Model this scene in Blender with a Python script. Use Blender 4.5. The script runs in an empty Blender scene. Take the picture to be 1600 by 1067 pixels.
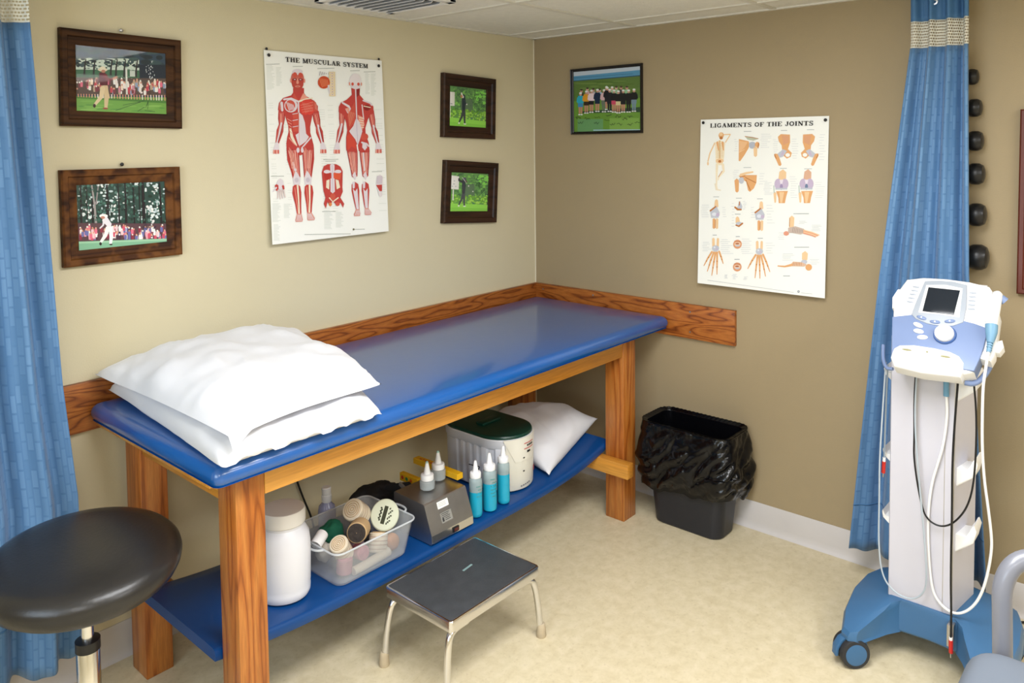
import bpy, bmesh, math, random
from mathutils import Vector, Matrix, noise
PI = math.pi
C = bpy.context.scene.collection
SC = bpy.context.scene

# ------------------------------------------------------------------ camera, light, exposure
cam = bpy.data.objects.new('camera', bpy.data.cameras.new('camera'))
C.objects.link(cam); SC.camera = cam
_yaw, _pit, _rol = .7206, -.0499, -.0104
_f = Vector((math.cos(_pit)*math.cos(_yaw), math.cos(_pit)*math.sin(_yaw), math.sin(_pit)))
_r = Vector((math.sin(_yaw), -math.cos(_yaw), 0)); _u = _r.cross(_f)
_r2 = _r*math.cos(_rol)+_u*math.sin(_rol); _u2 = -_r*math.sin(_rol)+_u*math.cos(_rol)
cam.matrix_world = Matrix(((_r2.x, _u2.x, -_f.x, -2.8902), (_r2.y, _u2.y, -_f.y, -2.3924), (_r2.z, _u2.z, -_f.z, 1.5252), (0, 0, 0, 1)))
cam.data.sensor_width = 36; cam.data.lens = 1225.4/1600*36
cam.data.shift_y = -(533.5-284.4)/1600; cam.data.clip_start = .02
SC.view_settings.view_transform = 'Standard'; SC.view_settings.look = 'None'
SC.view_settings.exposure = 0.05; SC.view_settings.gamma = 1.0; SC.view_settings.use_curve_mapping = False
w = bpy.data.worlds.new('world'); SC.world = w; w.use_nodes = True
w.node_tree.nodes['Background'].inputs[0].default_value = (.8, .85, 1, 1)
w.node_tree.nodes['Background'].inputs[1].default_value = .3

def area(name, loc, target, sx, sy, power, col):
    l = bpy.data.lights.new(name, 'AREA'); l.shape = 'RECTANGLE'; l.size = sx; l.size_y = sy; l.energy = power; l.color = col
    o = bpy.data.objects.new(name, l); C.objects.link(o); o.location = loc
    o.rotation_euler = (Vector(target)-Vector(loc)).to_track_quat('-Z', 'Y').to_euler(); return o
# fluorescent ceiling panels behind and above the camera, and an added lamp for daylight from behind left, no window built
area('ceiling_lamp', (-1.75, -1.75, 1.99), (-1.75, -1.75, 0), 1.2, .6, 43, (.97, .98, 1))
area('ceiling_lamp', (-1.2, -3.3, 1.99), (-1.2, -3.3, 0), 1.2, .6, 32, (.97, .98, 1))
area('ceiling_lamp', (-3.4, -3.0, 1.99), (-3.4, -3.0, 0), .6, 1.2, 28, (.97, .98, 1))
area('window_light', (-4.1, -1.6, 1.45), (0, -1.4, 1.2), 1.3, 1.0, 28, (.68, .83, 1))

# ------------------------------------------------------------------ helpers
def lin(c):
    if isinstance(c, str): c = [int(c[i:i+2], 16)/255 for i in (0, 2, 4)]
    return tuple((x/12.92 if x <= .04045 else ((x+.055)/1.055)**2.4) for x in c[:3])+(1,)
def newmat(name):
    m = bpy.data.materials.new(name); m.use_nodes = True
    return m, m.node_tree.nodes, m.node_tree.links, m.node_tree.nodes['Principled BSDF']
def coord(N, L, scale=(1, 1, 1), kind='Object', rot=(0, 0, 0)):
    tc = N.new('ShaderNodeTexCoord'); mp = N.new('ShaderNodeMapping'); mp.inputs['Scale'].default_value = scale; mp.inputs['Rotation'].default_value = rot
    L.new(tc.outputs[kind], mp.inputs[0]); return mp
def mat(name, col, rough=.5, metal=0, var=.06, vscale=8, bump=0, bscale=60, coat=0, trans=0, ior=1.45, spec=.5, sheen=0, sss=0, aniso=0):
    m, N, L, B = newmat(name); c = lin(col)
    B.inputs['Roughness'].default_value = rough; B.inputs['Metallic'].default_value = metal; B.inputs['IOR'].default_value = ior
    B.inputs['Specular IOR Level'].default_value = spec; B.inputs['Coat Weight'].default_value = coat; B.inputs['Coat Roughness'].default_value = .15
    B.inputs['Transmission Weight'].default_value = trans; B.inputs['Sheen Weight'].default_value = sheen
    if sss: B.inputs['Subsurface Weight'].default_value = sss; B.inputs['Subsurface Radius'].default_value = (.02, .02, .02); B.inputs['Subsurface Scale'].default_value = 1
    mp = coord(N, L); n = N.new('ShaderNodeTexNoise'); n.inputs['Scale'].default_value = vscale; n.inputs['Detail'].default_value = 4
    L.new(mp.outputs[0], n.inputs['Vector'])
    r = N.new('ShaderNodeValToRGB'); r.color_ramp.elements[0].position = .3; r.color_ramp.elements[1].position = .7
    r.color_ramp.elements[0].color = tuple(x*(1-var) for x in c[:3])+(1,); r.color_ramp.elements[1].color = tuple(min(1, x*(1+var)) for x in c[:3])+(1,)
    L.new(n.outputs['Fac'], r.inputs[0]); L.new(r.outputs[0], B.inputs['Base Color'])
    if bump:
        n2 = N.new('ShaderNodeTexNoise'); n2.inputs['Scale'].default_value = bscale; n2.inputs['Detail'].default_value = 3; L.new(mp.outputs[0], n2.inputs['Vector'])
        b = N.new('ShaderNodeBump'); b.inputs['Strength'].default_value = bump; b.inputs['Distance'].default_value = .003
        L.new(n2.outputs['Fac'], b.inputs['Height']); L.new(b.outputs[0], B.inputs['Normal'])
    return m
def wood(name, cols, axis='x', scale=1.0, rough=.38, distort=3.0, ring=12, patch=None, coat=.25, stretch=.06, line=.4, spec=.5):
    m, N, L, B = newmat(name); q = stretch; s = {'x': (q, 1, 1), 'y': (1, q, 1), 'z': (1, 1, q)}[axis]; B.inputs['Specular IOR Level'].default_value = spec
    mp = coord(N, L, tuple(v*scale for v in s))
    n = N.new('ShaderNodeTexNoise'); n.inputs['Scale'].default_value = 7; n.inputs['Detail'].default_value = 2; L.new(mp.outputs[0], n.inputs['Vector'])
    k = N.new('ShaderNodeMath'); k.operation = 'MULTIPLY'; k.inputs[1].default_value = ring; L.new(n.outputs['Fac'], k.inputs[0])
    fr = N.new('ShaderNodeMath'); fr.operation = 'PINGPONG'; fr.inputs[1].default_value = 1; L.new(k.outputs[0], fr.inputs[0])
    r = N.new('ShaderNodeValToRGB'); E = r.color_ramp.elements
    E[0].position = 0; E[0].color = lin(cols[0]); E[1].position = .85; E[1].color = lin(cols[2]); e = E.new(line); e.color = lin(cols[1])
    L.new(fr.outputs[0], r.inputs[0])
    f = N.new('ShaderNodeTexNoise'); f.inputs['Scale'].default_value = 160; f.inputs['Detail'].default_value = 2; L.new(mp.outputs[0], f.inputs['Vector'])
    mx = N.new('ShaderNodeMix'); mx.data_type = 'RGBA'; mx.blend_type = 'MULTIPLY'; mx.inputs[0].default_value = .45
    r2 = N.new('ShaderNodeValToRGB'); r2.color_ramp.elements[0].position = .3; r2.color_ramp.elements[1].position = .65
    r2.color_ramp.elements[0].color = (.45, .4, .35, 1); L.new(f.outputs['Fac'], r2.inputs[0])
    L.new(r.outputs[0], mx.inputs[6]); L.new(r2.outputs[0], mx.inputs[7]); out = mx.outputs[2]
    if patch:
        mp2 = coord(N, L, (1, 1, 1)); pn = N.new('ShaderNodeTexNoise'); pn.inputs['Scale'].default_value = 22; L.new(mp2.outputs[0], pn.inputs['Vector'])
        pr = N.new('ShaderNodeValToRGB'); pr.color_ramp.elements[0].position = .45; pr.color_ramp.elements[1].position = .62
        L.new(pn.outputs['Fac'], pr.inputs[0]); m3 = N.new('ShaderNodeMix'); m3.data_type = 'RGBA'
        L.new(pr.outputs[0], m3.inputs[0]); L.new(out, m3.inputs[6]); m3.inputs[7].default_value = lin(patch); out = m3.outputs[2]
    L.new(out, B.inputs['Base Color']); B.inputs['Roughness'].default_value = rough; B.inputs['Coat Weight'].default_value = coat; B.inputs['Coat Roughness'].default_value = .3
    return m

class MB:
    def __init__(s): s.bm = bmesh.new(); s.col = None
    def box(s, x0, x1, y0, y1, z0, z1, bev=0, seg=2, M=None):
        t = bmesh.new(); bmesh.ops.create_cube(t, size=1)
        for v in t.verts: v.co = Vector(((x0+x1)/2+v.co.x*(x1-x0), (y0+y1)/2+v.co.y*(y1-y0), (z0+z1)/2+v.co.z*(z1-z0)))
        if bev: bmesh.ops.bevel(t, geom=t.edges[:], offset=bev, segments=seg, profile=.5, affect='EDGES')
        return s.merge(t, M)
    def merge(s, t, M=None, mi=None):
        if M is not None: t.transform(M)
        me = bpy.data.meshes.new('tmp'); t.to_mesh(me); t.free()
        n0 = len(s.bm.faces); s.bm.from_mesh(me); bpy.data.meshes.remove(me)
        if mi is not None:
            s.bm.faces.ensure_lookup_table()
            for f in s.bm.faces[n0:]: f.material_index = mi
        return s
    def lathe(s, prof, n=40, M=None, cap=True, sy=1.0):
        t = bmesh.new(); rings = []
        for r, z in prof:
            rings.append([t.verts.new((r*math.cos(2*PI*i/n), sy*r*math.sin(2*PI*i/n), z)) for i in range(n)])
        for a, b in zip(rings, rings[1:]):
            for i in range(n): t.faces.new((a[i], a[(i+1) % n], b[(i+1) % n], b[i]))
        if cap:
            t.faces.new(rings[0][::-1]); t.faces.new(rings[-1])
        bmesh.ops.recalc_face_normals(t, faces=t.faces[:])
        return s.merge(t, M)
    def tube(s, pts, r, n=12, cap=True, smooth=0, closed=False):
        P = [Vector(p) for p in pts]
        for _ in range(smooth):
            Q = [P[0]]
            for a, b in zip(P, P[1:]): Q += [a.lerp(b, .25), a.lerp(b, .75)]
            Q.append(P[-1]); P = Q
        rr = r if isinstance(r, (list, tuple)) else [r]*len(P)
        if len(rr) != len(P): rr = [rr[min(len(rr)-1, int(i*len(rr)/len(P)))] for i in range(len(P))]
        t = bmesh.new(); rings = []; nrm = None
        for i, p in enumerate(P):
            d = (P[min(i+1, len(P)-1)]-P[max(i-1, 0)]).normalized()
            if nrm is None: nrm = d.cross(Vector((0, 0, 1)) if abs(d.z) < .9 else Vector((1, 0, 0))).normalized()
            else: nrm = (nrm-d*nrm.dot(d)).normalized()
            b = d.cross(nrm)
            rings.append([t.verts.new(p+(nrm*math.cos(2*PI*k/n)+b*math.sin(2*PI*k/n))*rr[i]) for k in range(n)])
        for a, b in zip(rings, rings[1:]):
            for k in range(n): t.faces.new((a[k], a[(k+1) % n], b[(k+1) % n], b[k]))
        if cap: t.faces.new(rings[0][::-1]); t.faces.new(rings[-1])
        bmesh.ops.recalc_face_normals(t, faces=t.faces[:])
        return s.merge(t)
    def prism(s, poly, z0, z1, bev=0, M=None, seg=2):
        t = bmesh.new(); vs = [t.verts.new((x, y, z0)) for x, y in poly]; f = t.faces.new(vs)
        r = bmesh.ops.extrude_face_region(t, geom=[f]); top = [v for v in r['geom'] if isinstance(v, bmesh.types.BMVert)]
        for v in top: v.co.z = z1
        bmesh.ops.recalc_face_normals(t, faces=t.faces[:])
        if bev:
            ed = [e for e in t.edges if (abs(e.verts[0].co.z-e.verts[1].co.z) < 1e-6)]
            bmesh.ops.bevel(t, geom=ed, offset=bev, segments=seg, profile=.5, affect='EDGES')
        return s.merge(t, M)
    def sphere(s, c, r, M=None, n=24, sc=(1, 1, 1)):
        t = bmesh.new(); bmesh.ops.create_uvsphere(t, u_segments=n, v_segments=n//2+2, radius=r)
        for v in t.verts: v.co = Vector((c[0]+v.co.x*sc[0], c[1]+v.co.y*sc[1], c[2]+v.co.z*sc[2]))
        return s.merge(t, M)
    def loops(s, rings, closed=True, cap0=True, cap1=True):
        t = bmesh.new(); R = [[t.verts.new(p) for p in r] for r in rings]; n = len(R[0])
        for a, b in zip(R, R[1:]):
            for i in range(n if closed else n-1): t.faces.new((a[i], a[(i+1) % n], b[(i+1) % n], b[i]))
        if closed and cap0: t.faces.new(R[0][::-1])
        if closed and cap1: t.faces.new(R[-1])
        if closed: bmesh.ops.recalc_face_normals(t, faces=t.faces[:])
        return s.merge(t)
OFF = {}
def build(name, mb, m, parent=None, sharp=35, local=None):
    off = OFF.get(parent.name) if parent else None
    if off is not None:
        bmesh.ops.translate(mb.bm, verts=mb.bm.verts[:], vec=-off)
    me = bpy.data.meshes.new(name); mb.bm.to_mesh(me); mb.bm.free()
    for x in (m if isinstance(m, (list, tuple)) else [m]): me.materials.append(x)
    for p in me.polygons: p.use_smooth = True
    me.set_sharp_from_angle(angle=math.radians(sharp))
    o = bpy.data.objects.new(name, me); C.objects.link(o)
    if parent: o.parent = parent
    if off is not None: OFF[o.name] = off
    return o
def tag(o, label, cat, group=None, kind=None):
    if label: o['label'] = label
    if cat: o['category'] = cat
    if group: o['group'] = group
    if kind: o['kind'] = kind
    return o
def thing(name, label, cat, loc=(0, 0, 0), rotz=0, group=None, local=False):
    o = bpy.data.objects.new(name, None); C.objects.link(o); o.empty_display_size = .05
    o.location = loc; o.rotation_euler = (0, 0, rotz); tag(o, label, cat, group)
    if not local: OFF[o.name] = Vector(loc)
    return o
def single(name, mb, m, label, cat, loc=None, group=None, **k):
    """a thing made of one mesh: geometry given in world coordinates, origin put at its base"""
    if loc is None:
        vs = [v.co for v in mb.bm.verts]
        loc = Vector(((min(v.x for v in vs)+max(v.x for v in vs))/2, (min(v.y for v in vs)+max(v.y for v in vs))/2, min(v.z for v in vs)))
    bmesh.ops.translate(mb.bm, verts=mb.bm.verts[:], vec=-Vector(loc))
    o = build(name, mb, m, **k); o.location = loc; OFF[o.name] = Vector(loc); return tag(o, label, cat, group)
def dup(root, loc, rot=(0, 0, 0), label=None, scale=1, group=None):
    r = root.copy(); C.objects.link(r); r.location = loc; r.rotation_euler = rot; r.scale = (scale,)*3
    if label: r['label'] = label
    if group: r['group'] = group
    for ch in list(root.children):
        c = ch.copy(); C.objects.link(c); c.parent = r
        for g in list(ch.children):
            d = g.copy(); C.objects.link(d); d.parent = c
    return r
def struct(name, mb, m, parent=None):
    o = build(name, mb, m, parent); o['kind'] = 'structure'; return o

# ------------------------------------------------------------------ flat printed artwork (posters, photographs)
def quadmap(TL, TR, BR, BL, W, H):
    """homography from a quad of reference points to the W x H sheet (y up, origin at its centre)"""
    (x0, y0), (x1, y1), (x2, y2), (x3, y3) = TL, TR, BR, BL
    sx, sy = x0-x1+x2-x3, y0-y1+y2-y3; dx1, dx2, dy1, dy2 = x1-x2, x3-x2, y1-y2, y3-y2
    dt = dx1*dy2-dx2*dy1; g = (sx*dy2-dx2*sy)/dt; h = (dx1*sy-sx*dy1)/dt
    a, b, c, d, e, f = x1-x0+g*x1, x3-x0+h*x3, x0, y1-y0+g*y1, y3-y0+h*y3, y0
    Mi = Matrix(((a, b, c), (d, e, f), (g, h, 1))).inverted()
    def T(x, y):
        v = Mi @ Vector((x, y, 1)); return ((v.x/v.z-.5)*W, (.5-v.y/v.z)*H)
    return T
class Art:
    def __init__(s, T=None, eps=5e-6, y0=-.0006): s.T = T or (lambda x, y: (x, y)); s.F = []; s.eps = eps; s.k = 0; s.y0 = y0
    def poly(s, pts, col):
        s.k += 1; y = s.y0-s.eps*s.k
        s.F.append(([(lambda q: (q[0], y, q[1]))(s.T(*p)) for p in pts], lin(col)))
    def ell(s, x, y, rx, ry, col, n=14, rot=0):
        c, d = math.cos(rot), math.sin(rot)
        s.poly([(x+rx*math.cos(t)*c-ry*math.sin(t)*d, y+rx*math.cos(t)*d+ry*math.sin(t)*c) for t in [2*PI*i/n for i in range(n)]], col)
    def limb(s, pts, col, cap=True):
        """pts = [(x, y, r)...] tapered stroke with round ends as one outline"""
        L_, R_ = [], []
        for i, (x, y, r) in enumerate(pts):
            a = pts[max(i-1, 0)]; b = pts[min(i+1, len(pts)-1)]; dx, dy = b[0]-a[0], b[1]-a[1]; l = math.hypot(dx, dy) or 1; nx, ny = -dy/l, dx/l
            L_.append((x+nx*r, y+ny*r)); R_.append((x-nx*r, y-ny*r))
        if cap:
            (xa, ya, ra), (xb, yb, rb) = pts[0], pts[-1]
            dx, dy = pts[1][0]-xa, pts[1][1]-ya; l = math.hypot(dx, dy) or 1; s0 = [(xa-dx/l*ra*.8, ya-dy/l*ra*.8)]
            dx, dy = xb-pts[-2][0], yb-pts[-2][1]; l = math.hypot(dx, dy) or 1; s1 = [(xb+dx/l*rb*.8, yb+dy/l*rb*.8)]
        else: s0 = s1 = []
        s.poly(s0+L_+s1+R_[::-1], col)
    def line(s, x0, y0, x1, y1, r, col): s.limb([(x0, y0, r), (x1, y1, r)], col, False)
    def rect(s, x0, y0, x1, y1, col): s.poly([(x0, y0), (x1, y0), (x1, y1), (x0, y1)], col)
    def scrib(s, x, y, w, h, col, rnd, n=9, r=.5):
        px, py = x, y
        for i in range(n):
            qx = x+w*(i+1)/n+rnd.uniform(-.3, .3)*w/n; qy = y+rnd.uniform(-h, h); s.line(px, py, qx, qy, r, col); px, py = qx, qy
    def obj(s, name, m, parent):
        me = bpy.data.meshes.new(name); V = []; F = []
        for p, c in s.F: F.append(list(range(len(V), len(V)+len(p)))); V += p
        me.from_pydata(V, [], F); at = me.color_attributes.new('Col', 'FLOAT_COLOR', 'CORNER'); i = 0
        for (p, c), poly in zip(s.F, me.polygons):
            for li in poly.loop_indices: at.data[li].color = c
        me.materials.append(m); o = bpy.data.objects.new(name, me); C.objects.link(o); o.parent = parent; return o
# slab-serif capitals on a 10-high cell: strokes (x0,y0,x1,y1,w), arcs ('a',cx,cy,rx,ry,a0,a1,w)
B_, t_ = 2.3, .9
GL = {
 'T': (8.4, [(4.2, .4, 4.2, 9.6, B_), (.4, 9.55, 8, 9.55, t_), (1.9, .4, 6.5, .4, .8), (.65, 7.2, .65, 9.8, .8), (7.75, 7.2, 7.75, 9.8, .8)]),
 'H': (9.6, [(2.2, 0, 2.2, 10, B_), (7.4, 0, 7.4, 10, B_), (2, 5, 7.5, 5, t_), (.3, .4, 4.1, .4, .8), (.3, 9.6, 4.1, 9.6, .8), (5.5, .4, 9.3, .4, .8), (5.5, 9.6, 9.3, 9.6, .8)]),
 'E': (8.4, [(2.3, 0, 2.3, 10, B_), (.3, .4, 7.6, .4, t_), (.3, 9.6, 7.6, 9.6, t_), (2, 5.1, 5.6, 5.1, t_), (7.6, 0, 7.6, 2.9, .9), (7.6, 7.2, 7.6, 10, .9), (5.6, 3.8, 5.6, 6.4, .8)]),
 'F': (8, [(2.3, 0, 2.3, 10, B_), (.3, .4, 4.4, .4, .8), (.3, 9.6, 7.4, 9.6, t_), (2, 5.1, 5.6, 5.1, t_), (7.4, 7, 7.4, 10, .9), (5.6, 3.8, 5.6, 6.4, .8)]),
 'L': (8, [(2.3, 0, 2.3, 10, B_), (.3, .4, 7.4, .4, t_), (.3, 9.6, 4.3, 9.6, .8), (7.4, 0, 7.4, 3.2, .9)]),
 'I': (4.6, [(2.3, 0, 2.3, 10, B_), (.3, .4, 4.3, .4, .8), (.3, 9.6, 4.3, 9.6, .8)]),
 'M': (11.2, [(1.9, 0, 1.9, 10, 1.1), (9.1, 0, 9.1, 10, B_), (2.2, 9.6, 5.4, .6, 1.9), (5.4, .6, 8.9, 9.6, 1), (.2, .4, 3.7, .4, .8), (7.2, .4, 11, .4, .8), (.3, 9.6, 3, 9.6, .8), (8.6, 9.6, 11, 9.6, .8)]),
 'N': (9.8, [(1.9, 0, 1.9, 10, 1.1), (8, 0, 8, 10, 1.1), (2.2, 9.6, 7.9, .5, 2.1), (.2, .4, 3.7, .4, .8), (.2, 9.6, 3, 9.6, .8), (6.3, 9.6, 9.7, 9.6, .8)]),
 'U': (9.6, [(2.2, 3.6, 2.2, 10, B_), (7.6, 3.6, 7.6, 10, 1.1), ('a', 4.8, 3.8, 2.75, 3.2, PI, 2*PI, 1.4), (.3, 9.6, 4.1, 9.6, .8), (5.9, 9.6, 9.3, 9.6, .8)]),
 'S': (7.6, [('a', 3.9, 7.3, 2.6, 2.2, .25*PI, 1.3*PI, 1.5), ('a', 3.9, 2.7, 2.7, 2.2, -.75*PI, .45*PI, 1.5), (2.3, 6, 5.6, 4.3, 1.9), (6.5, 7, 6.5, 9.9, .9), (.9, .1, .9, 3, .9)]),
 'C': (8.6, [('a', 4.8, 5, 3.3, 4.4, .28*PI, 1.72*PI, 1.9), (7.6, 6.8, 7.6, 9.9, .9)]),
 'G': (9.4, [('a', 4.8, 5, 3.3, 4.4, .28*PI, 1.68*PI, 1.9), (7.6, 6.9, 7.6, 9.9, .9), (7.5, .6, 7.5, 4.4, 1.9), (5.4, 4.3, 9.2, 4.3, .8)]),
 'O': (9.4, [('a', 4.7, 5, 3.4, 4.3, 0, 2*PI, 1.9)]),
 'A': (9.6, [(2, .4, 4.8, 9.9, 1), (4.8, 9.9, 7.6, .4, B_), (2.8, 3.4, 6.6, 3.4, .8), (.3, .4, 3.7, .4, .8), (5.8, .4, 9.4, .4, .8)]),
 'R': (9.4, [(2.3, 0, 2.3, 10, B_), (.3, .4, 4.3, .4, .8), (.3, 9.6, 5, 9.6, .9), ('a', 4.6, 7.3, 2.8, 2.2, -.5*PI, .5*PI, 1.5), (2.3, 5.1, 5, 5.1, .8), (4.6, 5, 7.6, .6, 2.1), (7, .4, 9.3, .4, .8)]),
 'Y': (9, [(1.6, 9.6, 4.5, 4.6, B_), (4.5, 4.6, 7.4, 9.6, 1), (4.5, .3, 4.5, 5.2, B_), (2.5, .4, 6.5, .4, .8), (.2, 9.6, 3.5, 9.6, .8), (5.7, 9.6, 8.9, 9.6, .8)]),
 'J': (6.8, [(4.6, 3, 4.6, 10, B_), ('a', 2.9, 2.7, 1.8, 2.1, .95*PI, 2*PI, 1.5), (2.5, 9.6, 6.7, 9.6, .8), (1, 2.6, 1.7, 2.6, 1.6)]),
 ' ': (4.2, [])}
def glyphs(art, text, x, y, w, h, col):
    """draw text so it fills a w-wide, h-high box whose lower-left is x, y (sheet units)"""
    tot = sum(GL[c][0]+.5 for c in text); k = w/tot; q = h/10; T = art.T; art.T = lambda a, b: (a, b); cx = 0
    for c in text:
        for st in GL[c][1]:
            if st[0] == 'a':
                _, ax, ay, rx, ry, a0, a1, wd = st; n = 14; pts = []
                for i in range(n+1):
                    a = a0+(a1-a0)*i/n; ww = wd*(.55+.5*abs(math.cos(a))); pts.append((x+(cx+ax+rx*math.cos(a))*k, y+(ay+ry*math.sin(a))*q, ww*k/2))
                for p, r in zip(pts, pts[1:]): art.limb([p, r], col, False)
            else:
                x0, y0, x1, y1, wd = st; art.line(x+(cx+x0)*k, y+y0*q, x+(cx+x1)*k, y+y1*q, wd*(k if abs(x1-x0) < abs(y1-y0) else q)/2, col)
        cx += GL[c][0]+.5
    art.T = T

# ------------------------------------------------------------------ materials
m, N, L, B = newmat('print'); a = N.new('ShaderNodeAttribute'); a.attribute_name = 'Col'; L.new(a.outputs['Color'], B.inputs['Base Color'])
B.inputs['Roughness'].default_value = .42; B.inputs['Specular IOR Level'].default_value = .3; PRINT = m
WALL = mat('cream_painted_wall', 'D0C6A8', .75, var=.02, vscale=1.5, bump=.12, bscale=220)
WALLT = mat('taupe_painted_wall', 'A08F70', .7, var=.02, vscale=1.5, bump=.12, bscale=220)
CEIL = mat('ceiling_tile', 'E6E3DA', .9, var=.03, vscale=40, bump=.5, bscale=300)
BASEB = mat('vinyl_baseboard', 'C9C4C2', .5, var=.03)
TBAR = mat('ceiling_bar', 'D9D5CA', .5)
m, N, L, B = newmat('mottled_vinyl_floor')
mp = coord(N, L); n1 = N.new('ShaderNodeTexNoise'); n1.inputs['Scale'].default_value = 26; n1.inputs['Detail'].default_value = 9; n1.inputs['Roughness'].default_value = .65; n1.inputs['Distortion'].default_value = .3
L.new(mp.outputs[0], n1.inputs['Vector']); r = N.new('ShaderNodeValToRGB'); E = r.color_ramp.elements
E[0].position = .34; E[0].color = lin('CBBD9C'); E[1].position = .66; E[1].color = lin('DACDB0'); e = E.new(.5); e.color = lin('D3C6A6')
L.new(n1.outputs['Fac'], r.inputs[0])
vn = N.new('ShaderNodeTexNoise'); vn.inputs['Scale'].default_value = 85; vn.inputs['Detail'].default_value = 3; L.new(mp.outputs[0], vn.inputs['Vector'])
r2 = N.new('ShaderNodeValToRGB'); r2.color_ramp.elements[0].position = .24; r2.color_ramp.elements[1].position = .42; r2.color_ramp.elements[0].color = (.55, .47, .38, 1)
L.new(vn.outputs['Fac'], r2.inputs[0]); mx = N.new('ShaderNodeMix'); mx.data_type = 'RGBA'; mx.blend_type = 'MULTIPLY'; mx.inputs[0].default_value = .3
L.new(r.outputs[0], mx.inputs[6]); L.new(r2.outputs[0], mx.inputs[7]); L.new(mx.outputs[2], B.inputs['Base Color']); B.inputs['Roughness'].default_value = .42; FLOOR = m
OAKRAIL = wood('oak_rail', ('6E330E', 'A05A22', 'AE682C'), 'x', 1.6, ring=30, stretch=.14, line=.3, spec=.3)
OAKRAILY = wood('oak_rail_y', ('6E330E', 'A05A22', 'AE682C'), 'y', 1.6, ring=30, stretch=.14, line=.3, spec=.3)
FIRLEG = wood('fir_leg', ('87440F', 'AC6222', 'B87432'), 'z', 1.8, ring=16, stretch=.07, line=.25)
APRON = wood('honey_board', ('BC7824', 'CC8A32', 'D4963E'), 'x', 1.0, ring=6)
APRONY = wood('honey_board_y', ('BC7824', 'CC8A32', 'D4963E'), 'y', 1.0, ring=6)
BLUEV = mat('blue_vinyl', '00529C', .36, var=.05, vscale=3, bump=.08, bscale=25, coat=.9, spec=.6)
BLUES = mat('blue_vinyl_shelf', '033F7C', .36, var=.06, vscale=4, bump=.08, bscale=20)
LINEN = mat('white_linen', 'DBDCE2', .85, var=.01, bump=.4, bscale=14, sheen=.2)
BLACKV = mat('black_vinyl', '262423', .3, var=.1, bump=.12, bscale=120)
CHROME = mat('chrome', 'E0E0E2', .18, 1, var=.02)
STEEL = mat('brushed_steel', 'BAB8B6', .38, 1, var=.06, vscale=20)
RUBBERM = mat('black_rubber_mat', '3B3E42', .55, var=.15, vscale=25, bump=.3, bscale=300)
TIP = mat('beige_rubber', 'B5A68C', .7, var=.08, vscale=40)
BLACKP = mat('black_plastic', '18181A', .35)
DKRUB = mat('dark_rubber', '2A2B2E', .6)
WHITEP = mat('white_plastic', 'E8E8E8', .35, var=.02)
GREYP = mat('light_grey_plastic', 'C3C2CC', .4, var=.02)
SLATE = mat('slate_blue_plastic', '7486AC', .4, var=.03)
BASEBLU = mat('steel_blue_plastic', '3B668F', .4, var=.04)
BEZEL = mat('grey_bezel', '9DA4AE', .35, var=.02)
m = mat('dark_screen', '1C232C', .12); SCREEN = m
REDP = mat('red_plastic', 'C02A24', .35)
FRAMEB = wood('walnut_frame', ('2C170A', '452511', '502F15'), 'x', 3, ring=10, patch='6B421D', coat=0, rough=.6, spec=.2)
FRAMEC = wood('walnut_frame_plain', ('2A1809', '41260F', '4A2E15'), 'x', 3, ring=10, coat=0, rough=.6, spec=.2)
FRAMED = wood('espresso_frame', ('1E0F08', '301A0F', '3A2114'), 'x', 3, ring=8, coat=.1, rough=.45, spec=.3)
FRAMEBK = mat('black_frame', '1A1616', .35)
MAHOG = mat('mahogany_frame', '5A2416', .35)
PAPER = mat('poster_paper', 'F1F2EE', .45, var=.008)
m, N, L, B = newmat('picture_glass'); N.remove(B); tr = N.new('ShaderNodeBsdfTransparent'); gl = N.new('ShaderNodeBsdfGlossy'); gl.inputs['Roughness'].default_value = .03
fz = N.new('ShaderNodeFresnel'); fz.inputs[0].default_value = 1.22; ms = N.new('ShaderNodeMixShader'); L.new(fz.outputs[0], ms.inputs[0]); L.new(tr.outputs[0], ms.inputs[1]); L.new(gl.outputs[0], ms.inputs[2])
L.new(ms.outputs[0], N['Material Output'].inputs[0]); GLASS = m

# ------------------------------------------------------------------ room shell
ZC = 2.0177; RX, RY = -4.3, -4.3
b = MB(); b.box(RX-.1, .1, RY-.1, .1, -.1, 0); struct('floor', b, FLOOR)
b = MB(); b.box(RX-.1, .1, 0, .1, 0, 2.2); struct('wall_left', b, WALL)
b = MB(); b.box(0, .1, RY-.1, 0, 0, 2.2); struct('wall_right', b, WALLT)
b = MB(); b.box(RX-.1, RX, RY, 0, 0, 2.2); struct('wall_back_left', b, WALL)
b = MB(); b.box(RX-.1, .1, RY-.1, RY, 0, 2.2); struct('wall_back', b, WALL)
b = MB(); b.box(RX, 0, RY, 0, ZC, ZC+.05); ceiling = struct('ceiling', b, CEIL)
b = MB()
for k in range(8):
    x = -.18-.61*k; b.box(x-.012, x+.012, RY, 0, ZC-.005, ZC+.001)
    y = -.57-.61*k; b.box(RX, 0, y-.012, y+.012, ZC-.0045, ZC+.001)
b.box(RX, 0, -.02, 0, ZC-.006, ZC+.001); b.box(-.02, 0, RY, 0, ZC-.006, ZC+.001)
struct('ceiling_grid', b, TBAR, ceiling)
def cove(name, along, a0, a1):
    prof = [(0, 0), (.016, 0), (.010, .005), (.006, .014), (.004, .03), (.004, .104), (.0025, .107), (0, .107)]; b = MB(); rings = []
    for t in (a0, a1): rings.append([(t, -p[0], p[1]) if along == 'x' else (-p[0], t, p[1]) for p in prof])
    b.loops(rings); return struct(name, b, BASEB)
cove('baseboard_left', 'x', RX, 0); cove('baseboard_right', 'y', RY, 0)
b = MB(); b.box(-2.7, -.018, -.018, 0, .714, .855, .0015); struct('trim_1', b, OAKRAIL)
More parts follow.
